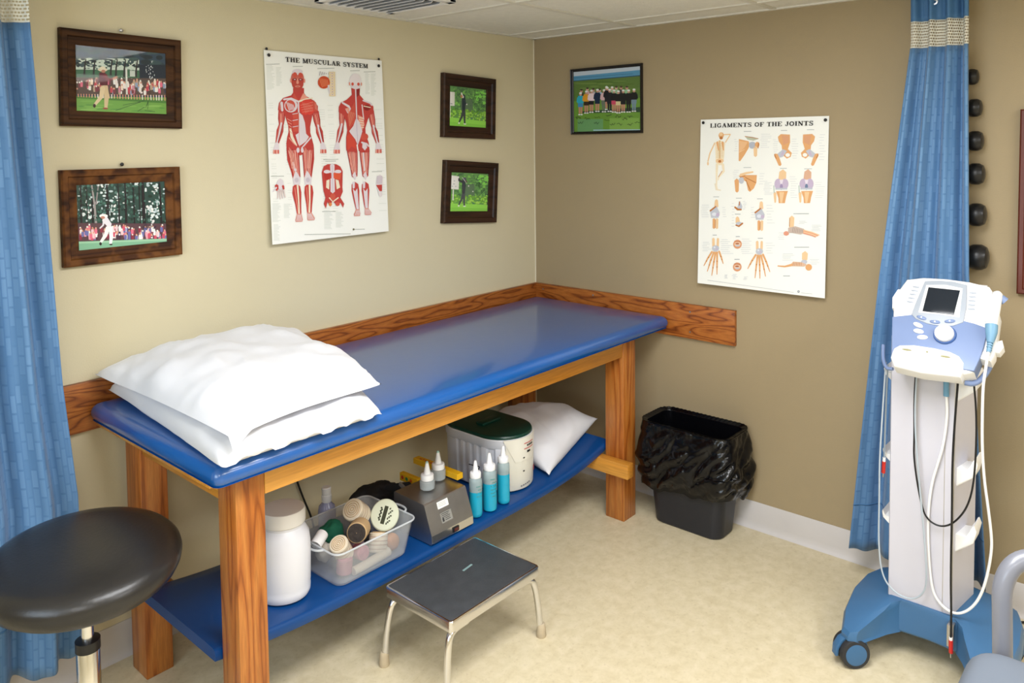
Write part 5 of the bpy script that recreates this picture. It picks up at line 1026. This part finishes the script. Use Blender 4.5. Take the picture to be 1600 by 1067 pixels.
roll('cream striped bandage roll against the left front wall of the bin', (-1.527, -.508, bz+.078), (-.5, -.25, .75), .028, .066, ELAS, TANB, 4, STR)
roll('pale bandage roll seen through the right front wall of the bin', (-1.398, -.518, bz+.050), (.3, .25, .9), .028, .056, ELAS, TANB, 4, STR)
roll('pink bandage roll standing on the bottom of the bin at its front corner', (-1.528, -.522, bz+.034), (.1, 0, 1), .023, .044, pnk, pnk, 4)
roll('pink bandage roll on its side behind the long thin cream roll in the bin', (-1.470, -.520, bz+.050), (0, -1, .2), .022, .04, pnk, pnk, 4)
o = thing('bandage_roll', 'long thin cream roll lying along the bottom front of the bin', 'bandage', (-1.465, -.545, bz+.016), 0, 'bandage rolls in the clear bin')
b = MB(); b.tube([(-1.515, -.5465, bz+.0185), (-1.47, -.547, bz+.020), (-1.38, -.545, bz+.024)], [.0125, .013, .014], 20); build('roll_body', b, ELAS, o)
b = MB(); b.sphere((-1.349, -.522, bz+.034), .026, sc=(1, .9, 1)); single('foam_ball', b, mat('orange_tan_foam', 'C88A5C', .85, bump=.3, bscale=200), 'orange tan ball in the right end of the clear bin', 'ball')
tb = thing('ointment_tub', 'round pale green tub with black label leaning in the right end of the bin', 'tub', (-1.345, -.492, bz+.11))
Mx = axis_m((-1.352, -.496, bz+.112), (-.60, -.50, .62)) @ Matrix.Diagonal((.92, 1.0, 1, 1))
b = MB(); b.lathe([(.036, -.032), (.042, -.028), (.046, -.006)], 48, Mx); build('tub_body', b, mat('pale_green_plastic', 'D5D9C4', .4, var=.01), tb)
b = MB(); b.lathe([(.047, -.008), (.048, -.004), (.048, .004), (.045, .007), (.040, .0065)], 48, Mx); ld = build('tub_lid', b, mat('pale_lid', 'CFD3BC', .4, var=.01), tb)
b = MB()
b.box(-.028, .026, -.0065, .0065, .0066, .0072, 0, 1, Mx @ Matrix.Rotation(1.35, 4, 'Z'))
for i in range(10): b.box(-.003-i*.0, .003, -.002, .002, .0067, .0073, 0, 1, Mx @ Matrix.Rotation(1.35, 4, 'Z') @ Matrix.Translation((-.024+.005*i, -.014-.004*(i % 3), 0)) @ Matrix.Rotation(i, 4, 'Z'))
for i in range(8): b.box(-.003, .003, -.0025, .0025, .0067, .0073, 0, 1, Mx @ Matrix.Rotation(1.35, 4, 'Z') @ Matrix.Translation((-.018+.005*i, .013+.003*(i % 2), 0)) @ Matrix.Rotation(i*2, 4, 'Z'))
build('printed_label', b, mat('dark_olive_print', '2E3018', .6), ld)
b = MB(); b.lathe([(.016, -.022), (.0175, -.018), (.0175, .018), (.016, .022)], 26, axis_m((-1.572, -.462, bz+.110), (.75, .3, .35)), cap=False); b.lathe([(.015, -.02), (.015, .02)], 26, axis_m((-1.572, -.462, bz+.110), (.75, .3, .35)), cap=False)
single('tape_ring', b, mat('white_tape', 'E6E6E8', .6), 'small white ring of tape at the left rim of the bin', 'tape', sharp=60)
def cloth_lump(c, r, sc, seed, n=36, amp=.25):
    t = bmesh.new(); bmesh.ops.create_uvsphere(t, u_segments=n, v_segments=n//2, radius=1)
    for v in t.verts:
        k = 1+amp*noise.noise(v.co*1.6+Vector((seed, 0, 0)))+amp*.5*(1-2*abs(noise.noise(v.co*3+Vector((0, seed, 0)))))
        v.co = Vector((c[0]+v.co.x*r*sc[0]*k, c[1]+v.co.y*r*sc[1]*k, c[2]+v.co.z*r*sc[2]*k))
    b = MB(); b.merge(t); return b
single('wrap_cloth', cloth_lump((-1.498, -.420, bz+.092), .036, (1, .8, .8), 3), mat('green_cloth', '0E5A42', .85), 'crumpled dark green wrap at the back left of the clear bin', 'bandage', sharp=180)
single('wrap_cloth', cloth_lump((-1.45, -.462, bz+.045), .026, (1.3, .9, .8), 9), mat('mauve_cloth', '8E7884', .85), 'grey mauve wrap deep in the middle of the clear bin', 'bandage', sharp=180)
single('wrap_cloth', cloth_lump((-1.395, -.420, bz+.040), .032, (1.3, .8, .8), 12), mat('dark_wrap', '3C3A3E', .85), 'dark wrap at the back bottom of the clear bin', 'bandage', sharp=180)
single('wrap_cloth', cloth_lump((-1.530, -.425, bz+.045), .024, (1, 1, 1.2), 15), mat('ivory_cloth', 'CFC8BC', .85), 'ivory wrap at the left end of the clear bin', 'bandage', sharp=180)
# spray bottle behind the bin
sx, sy = -1.392, -.245; p = at(sx, sy); zs = p[2]
sp = thing('bottle', 'translucent lilac bottle with white cap standing behind the clear bin', 'bottle', p)
Mx = Matrix.Translation(p)
b = MB(); b.lathe([(.026, 0), (.029, .004), (.029, .07), (.026, .085), (.014, .098), (.012, .104)], 32, Mx); build('bottle_body', b, frost('lilac_plastic', '9FA2C6', .75), sp)
b = MB(); b.lathe([(.0155, .100), (.0165, .103), (.0165, .122), (.0150, .124), (.0155, .126), (.0155, .146), (.013, .149)], 28, Mx); build('cap', b, WHITEP, sp)
# black belt-like bag behind the bin
BLF = mat('black_nylon', '141416', .7, bump=.3, bscale=200)
bg = thing('nylon_pouch', 'black nylon pouch with strap behind the clear bin on the lower shelf', 'bag', at(-1.20, -.27))
def above(b, lo=.002):
    for v in b.bm.verts: v.co.z = max(v.co.z, shelf_z(v.co.x)+lo)
    return b
b = cloth_lump((-1.215, -.265, shelf_z(-1.21)+.048), .062, (1.65, .8, .85), 5, 44, .22); above(b); build('pouch', b, BLF, bg, sharp=180)
b = MB(); t_ = [(-1.19, -.27, .32), (-1.165, -.31, .325), (-1.15, -.35, .338), (-1.142, -.385, .348)]
for q in range(1): b.loops([[(x, y-.012, z), (x, y+.012, z+.012), (x, y+.012, z+.016), (x, y-.012, z+.004)] for x, y, z in t_])
build('strap', b, BLF, bg)
b = MB(); b.box(-.0035, .0035, -.015, .015, -.011, .011, .001, 1, Matrix.Translation((-1.152, -.345, .341)) @ Matrix.Rotation(.4, 4, 'X')); build('strap_slider', b, mat('grey_slider', '84807A', .5), bg)
# gel warmer
wx, wy = -1.143, -.497; wz = rest(-1.238, -1.05)+.003
gw = thing('gel_warmer', 'brushed steel gel bottle warmer on the lower shelf between the bin and blue bottles', 'warmer', (wx, wy, wz))
WX0, WX1 = -1.238, -1.050; H = .122
def sect(x): return [(x, -.583, wz), (x, -.588, wz+.006), (x, -.586, wz+.030), (x, -.553, wz+H-.003), (x, -.549, wz+H), (x, -.409, wz+H+.004), (x, -.405, wz+H), (x, -.402, wz+.004), (x, -.405, wz)]
b = MB(); b.loops([sect(WX0), sect(WX0+.001), sect(WX1-.001), sect(WX1)]); build('housing', b, STEEL, gw, sharp=30)
b = MB(); b.box(WX0+.012, WX1-.012, -.575, -.415, wz-.0015, wz+.004); build('base_pan', b, BLACKP, gw)
b = MB(); b.loops([[(x, -.5885, wz+.004), (x, -.5885, wz+.006), (x, -.5866, wz+.029), (x, -.586, wz+.029), (x, -.586, wz+.004)] for x in (WX0+.001, WX1-.001)]); build('front_strip', b, CHROME, gw)
nrm = Vector((0, -.089, .033)).normalized(); fm = lambda x, k, off: Vector((x, -.586+(-.553+.586)*k, wz+.030+(H-.033)*k))+Vector((0, -.937, .348))*off
def fquad(name, x0, x1, k0, k1, off, mt, par, th=.0006):
    b = MB(); b.loops([[fm(x0, k0, off), fm(x1, k0, off), fm(x1, k1, off), fm(x0, k1, off)], [fm(x0, k0, off+th), fm(x1, k0, off+th), fm(x1, k1, off+th), fm(x0, k1, off+th)]]); return build(name, b, mt, par)
l1 = fquad('white_label', -1.187, -1.139, .70, .93, .0002, PAPER, gw)
l2 = fquad('rating_plate', -1.184, -1.136, .22, .55, .0002, mat('silver_plate', 'B9B9B4', .4, .6), gw)
b = MB()
for i, (x, w_) in enumerate(((0, .034), (0, .03), (.0, .036), (.012, .022), (.012, .024))):
    k = .50-i*.055; b.loops([[fm(-1.180+x, k, .001), fm(-1.180+x+w_, k, .001), fm(-1.180+x+w_, k+.02, .001), fm(-1.180+x, k+.02, .001)], [fm(-1.180+x, k, .0012), fm(-1.180+x+w_, k, .0012), fm(-1.180+x+w_, k+.02, .0012), fm(-1.180+x, k+.02, .0012)]])
b2 = MB(); b.loops([[fm(-1.180, .26, .001), fm(-1.172, .26, .001), fm(-1.172, .38, .001), fm(-1.180, .38, .001)], [fm(-1.180, .26, .0012), fm(-1.172, .26, .0012), fm(-1.172, .38, .0012), fm(-1.180, .38, .0012)]])
build('plate_print', b, mat('dark_print', '3E3E40', .6), l2)
b = MB()
for i in range(3): k = .87-i*.05; b.loops([[fm(-1.182, k, .001), fm(-1.150, k, .001), fm(-1.150, k+.014, .001), fm(-1.182, k+.014, .001)], [fm(-1.182, k, .0012), fm(-1.150, k, .0012), fm(-1.150, k+.014, .0012), fm(-1.182, k+.014, .0012)]])
build('label_print', b, mat('faint_print', 'B9B6AE', .6), l1)
b = MB(); b.box(-1.146, -1.119, -.591, -.586, wz+.008, wz+.024, .001); rk_ = build('power_switch', b, BLACKP, gw); b = MB(); b.box(-1.141, -1.124, -.5925, -.590, wz+.011, wz+.021, .001); build('switch_rocker', b, mat('dark_red_rocker', '5A2A26', .4), rk_)
GELC = frost('clear_bottle_plastic', 'C8D2D6', .45); GEL = mat('blue_gel', '1FA3C4', .2, var=.02); NOZ = mat('white_nozzle', 'EDEFF2', .35, var=.01)
GELM = frost('frosted_gel_bottle', 'B4C8CC', .6); PRT = mat('teal_print', '3E8C86', .5)
def squeeze(label, loc, r, h, level, group, tipc=False, printed=0, prnd=0):
    o = thing('squeeze_bottle', label, 'bottle', loc, prnd, group, local=True)
    if level:
        b = MB(); b.lathe([(r*.86, .001), (r*.97, .004), (r*1.0, .012), (r*1.0, level)], 36); build('gel_fill', b, GEL, o)
    b = MB(); z0 = level if level else .001; rr = r*1.0
    b.lathe(([(r*.86, .001), (r*.97, .004)] if not level else [(rr, level)])+[(rr, max(z0, min(.02, h*.5))), (rr, h*.90), (rr*.95, h*.96), (rr*.80, h), (rr*.78, h+.004)], 36); build('bottle_wall', b, GELM if level else GELC, o)
    b = MB(); b.lathe([(r*.84, h+.001), (r*.86, h+.003), (r*.86, h+.016), (r*.80, h+.019), (r*.46, h+.021), (r*.40, h+.030), (r*.20, h+.056), (r*.15, h+.058)], 32); nz = build('nozzle_cap', b, NOZ, o)
    if tipc: b = MB(); b.lathe([(r*.21, h+.053), (r*.17, h+.061), (r*.06, h+.0625)], 16); build('nozzle_tip', b, mat('pale_aqua_tip', 'A9CFC8', .4), nz)
    if printed:
        b = MB()
        for i in range(printed):
            zz = h*(.80-.085*i); a0 = -2.25
            for k in range(5):
                if (i*3+k) % 4 == 3: continue
                a = a0+k*.24; q = (rr+.0004)
                b.loops([[(q*math.cos(a), q*math.sin(a), zz), (q*math.cos(a+.18), q*math.sin(a+.18), zz), (q*math.cos(a+.18), q*math.sin(a+.18), zz+.003), (q*math.cos(a), q*math.sin(a), zz+.003)], [((q+.0002)*math.cos(a), (q+.0002)*math.sin(a), zz), ((q+.0002)*math.cos(a+.18), (q+.0002)*math.sin(a+.18), zz), ((q+.0002)*math.cos(a+.18), (q+.0002)*math.sin(a+.18), zz+.003), ((q+.0002)*math.cos(a), (q+.0002)*math.sin(a), zz+.003)]])
        build('printed_text', b, PRT, o)
    return o
squeeze('clear squeeze bottle with white nozzle in the warmer, nearer the clear bin', (-1.155, -.478, wz+H+.005), .0255, .031, 0, 'squeeze bottles in the warmer', True)
squeeze('clear squeeze bottle with white nozzle in the warmer, nearer the big ribbed tub', (-1.080, -.452, wz+H+.0055), .0255, .036, 0, 'squeeze bottles in the warmer', True)
squeeze('blue gel bottle touching the steel warmer, paler toward its top', at(-.998, -.550, .003), .0225, .134, .088, 'blue gel bottles in a row', False, 4)
squeeze('blue gel bottle in the middle of the three with printed lines', at(-.934, -.556, .003), .0245, .142, .098, 'blue gel bottles in a row', False, 6)
squeeze('blue gel bottle nearest the white tub with bright turquoise gel', at(-.862, -.556, .003), .0225, .146, .106, 'blue gel bottles in a row')
# yellow boxes
YEL = mat('yellow_card', 'D9A818', .5, var=.03)
def ybox(label, c, L_, W_, H_, rz, tilt, dots):
    o = thing('yellow_box', label, 'box', c, 0, local=True); M0 = Matrix.Rotation(rz, 4, 'Z') @ Matrix.Rotation(tilt, 4, 'Y')
    b = MB(); b.box(-L_/2, L_/2, -W_/2, W_/2, 0, H_, .001, 1, M0); bd = build('box_body', b, YEL, o)
    cols = [('red_dot', 'C0392B'), ('green_dot', '2E7D46'), ('orange_dot', 'D2601A')]
    for k in range(dots):
        b = MB(); b.lathe([(.0065, 0), (.0065, .0004)], 20, M0 @ Matrix.Translation((-L_/2+.015+k*.022, -W_/2-.0001, H_/2)) @ Matrix.Rotation(PI/2, 4, 'X')); build('printed_dot', b, bpy.data.materials.get(cols[k % 3][0]) or mat(cols[k % 3][0], cols[k % 3][1], .5), o)
    return o, M0
o, M0 = ybox('short yellow box with red and green dots propped behind the steel warmer', (-1.118, -.350, .345), .092, .018, .028, -PI/2, .0, 3)
o, M0 = ybox('long yellow box with red lettering leaning behind the steel warmer', (-1.0395, -.405, .3785), .225, .027, .020, -PI/2, .0, 0)
b = MB()
for i, w_ in enumerate((.012, .008, .010, .006, .010)): b.box(-.088+i*.0135, -.088+i*.0135+w_*.8, -.006+.004*(i % 2), .000+.004*(i % 2), .0201, .0206, 0, 1, M0)
build('red_lettering', b, REDP, o)
# white ribbed tub with green lid
tx, ty = -.730, -.362; tz = rest(tx-.11, tx+.11)
pb = thing('paraffin_tub', 'large white ribbed plastic tub with dark green lid on the lower shelf', 'tub', (tx, ty, tz))
def stad(w_, l_, z, rib=0, n=48):
    pts = []; r = w_/2; hl = l_/2-r
    for i in range(n+1): a = -PI+PI*i/n; q = r+rib*(i % 8 < 4); pts.append((tx+q*math.cos(a), ty-hl+q*math.sin(a), z))
    m_ = 24
    for i in range(1, m_): pts.append((tx+r+(rib*(i % 6 < 3)), ty-hl+2*hl*i/m_, z))
    for i in range(n+1): a = PI*i/n; pts.append((tx+r*math.cos(a), ty+hl+r*math.sin(a), z))
    for i in range(1, m_): pts.append((tx-r-(rib*(i % 6 < 3)), ty+hl-2*hl*i/m_, z))
    return pts
b = MB(); b.loops([stad(.205, .345, tz), stad(.214, .354, tz+.004), stad(.216, .356, tz+.02, .005), stad(.222, .362, tz+.155, .005), stad(.229, .369, tz+.16), stad(.232, .372, tz+.163), stad(.234, .374, tz+.190), stad(.230, .370, tz+.194), stad(.222, .362, tz+.194)]); build('tub_body', b, mat('white_tub_plastic', 'D6D9E2', .4, var=.01), pb, sharp=25)
# smooth front housing wrapping the front round end
def arcp(r, z, a0=-2.75, a1=-.39, n=26): return [(tx+r*math.cos(a0+(a1-a0)*i/n), ty-.07+r*math.sin(a0+(a1-a0)*i/n), z) for i in range(n+1)]
def shell(zs_, r0, r1, a0=-2.75, a1=-.39, th=.004):
    rings = []
    for z, k in zs_: rings.append(arcp(r0+(r1-r0)*k, z, a0, a1))
    inn = [[(x+(tx-x)*.06, y+(ty-.07-y)*.06, z) for x, y, z in r] for r in rings]
    t = MB(); n = len(rings[0]); R2 = [rings[j]+inn[j][::-1] for j in range(len(rings))]; t.loops(R2); return t
b = shell([(tz+.002, .2), (tz+.006, .45), (tz+.11, .95), (tz+.192, .95)], .1135, .119, -2.3, .1); build('control_housing', b, mat('cream_white_plastic', 'DDDBD0', .4, var=.01), pb, sharp=25)
b = MB()
V_ = []
rings = []
for j, z in enumerate([tz+.108, tz+.135, tz+.162, tz+.189, tz+.193]):
    a_half = [.62, .80, 1.0, 1.2, 1.2][j]; rings.append(arcp(.1205, z+(0), -1.62-a_half*.62, -1.62+a_half*.62))
t = [r+[(x+(tx-x)*.04, y+(ty-.07-y)*.04, z) for x, y, z in r][::-1] for r in rings]; b.loops(t); build('front_flap', b, mat('cream_flap', 'E0DED4', .4, var=.01), pb, sharp=25)
def onarc(name, a0, a1, z0, z1, mt, r=.1222):
    b = MB(); n = 6; O = [[(tx+q*math.cos(a0+(a1-a0)*i/n), ty-.07+q*math.sin(a0+(a1-a0)*i/n)) for i in range(n+1)] for q in (r, r+.0005)]
    b.loops([[(x, y, z) for x, y in O[0]]+[(x, y, z) for x, y in O[1][::-1]] for z in (z0, z1)]); return build(name, b, mt, pb)
for z in (.170, .150): onarc('red_line', -1.68, -1.22, tz+z, tz+z+.0022, REDP)
for k in range(4): onarc('small_lettering', -1.55+k*.08, -1.55+k*.08+.05, tz+.158, tz+.165, BLACKP)
onarc('small_lettering', -1.55, -1.40, tz+.135, tz+.142, BLACKP); onarc('small_mark', -1.72, -1.66, tz+.118, tz+.122, BLACKP)
onarc('small_mark', -1.72, -1.66, tz+.068, tz+.072, BLACKP, .1205); onarc('red_mark', -1.05, -.90, tz+.045, tz+.062, REDP, .1192)
for k in range(5): onarc('small_lettering', -1.80+k*.09, -1.80+k*.09+.06, tz+.012+k*.001, tz+.017+k*.001, mat('grey_print', '77777C', .6) if k == 0 else bpy.data.materials['grey_print'], .1172)
b = MB(); b.loops([stad(.222, .362, tz+.188), stad(.228, .368, tz+.192), stad(.228, .368, tz+.200), stad(.222, .362, tz+.205), stad(.19, .33, tz+.207)]); ld = build('lid', b, mat('dark_green_plastic', '0A3A30', .3, var=.05), pb, sharp=30)
b = MB(); b.box(tx-.05, tx+.05, ty-.02, ty+.02, tz+.206, tz+.216, .004); build('lid_handle', b, bpy.data.materials['dark_green_plastic'], ld)
# bent wire hook beside the tub (plug-in cradle behind the first blue bottle)
b = MB(); b.tube([(-.90, -.47, shelf_z(-.9)+.003), (-.905, -.47, .335), (-.895, -.465, .352), (-.885, -.462, .357), (-.878, -.445, .352), (-.878, -.40, .348)], .0018, 8, smooth=1); single('wire_stand', b, BLACKP, 'thin dark bent wire standing between the blue bottles and the white tub', 'wire')
# power cable on the left wall below the table
b = MB(); b.tube([(-1.372, -.012, .45), (-1.362, -.012, .37), (-1.351, -.012, .331), (-1.325, -.012, .255), (-1.295, -.014, .18), (-1.28, -.02, .08), (-1.30, -.03, .006)], .0038, 8, smooth=2); single('power_cord', b, BLACKP, 'black power cord hanging down the cream wall behind the big white jar', 'cord')

for o_, t_ in ((jr, .02),): o_.rotation_euler = (0, t_, 0)
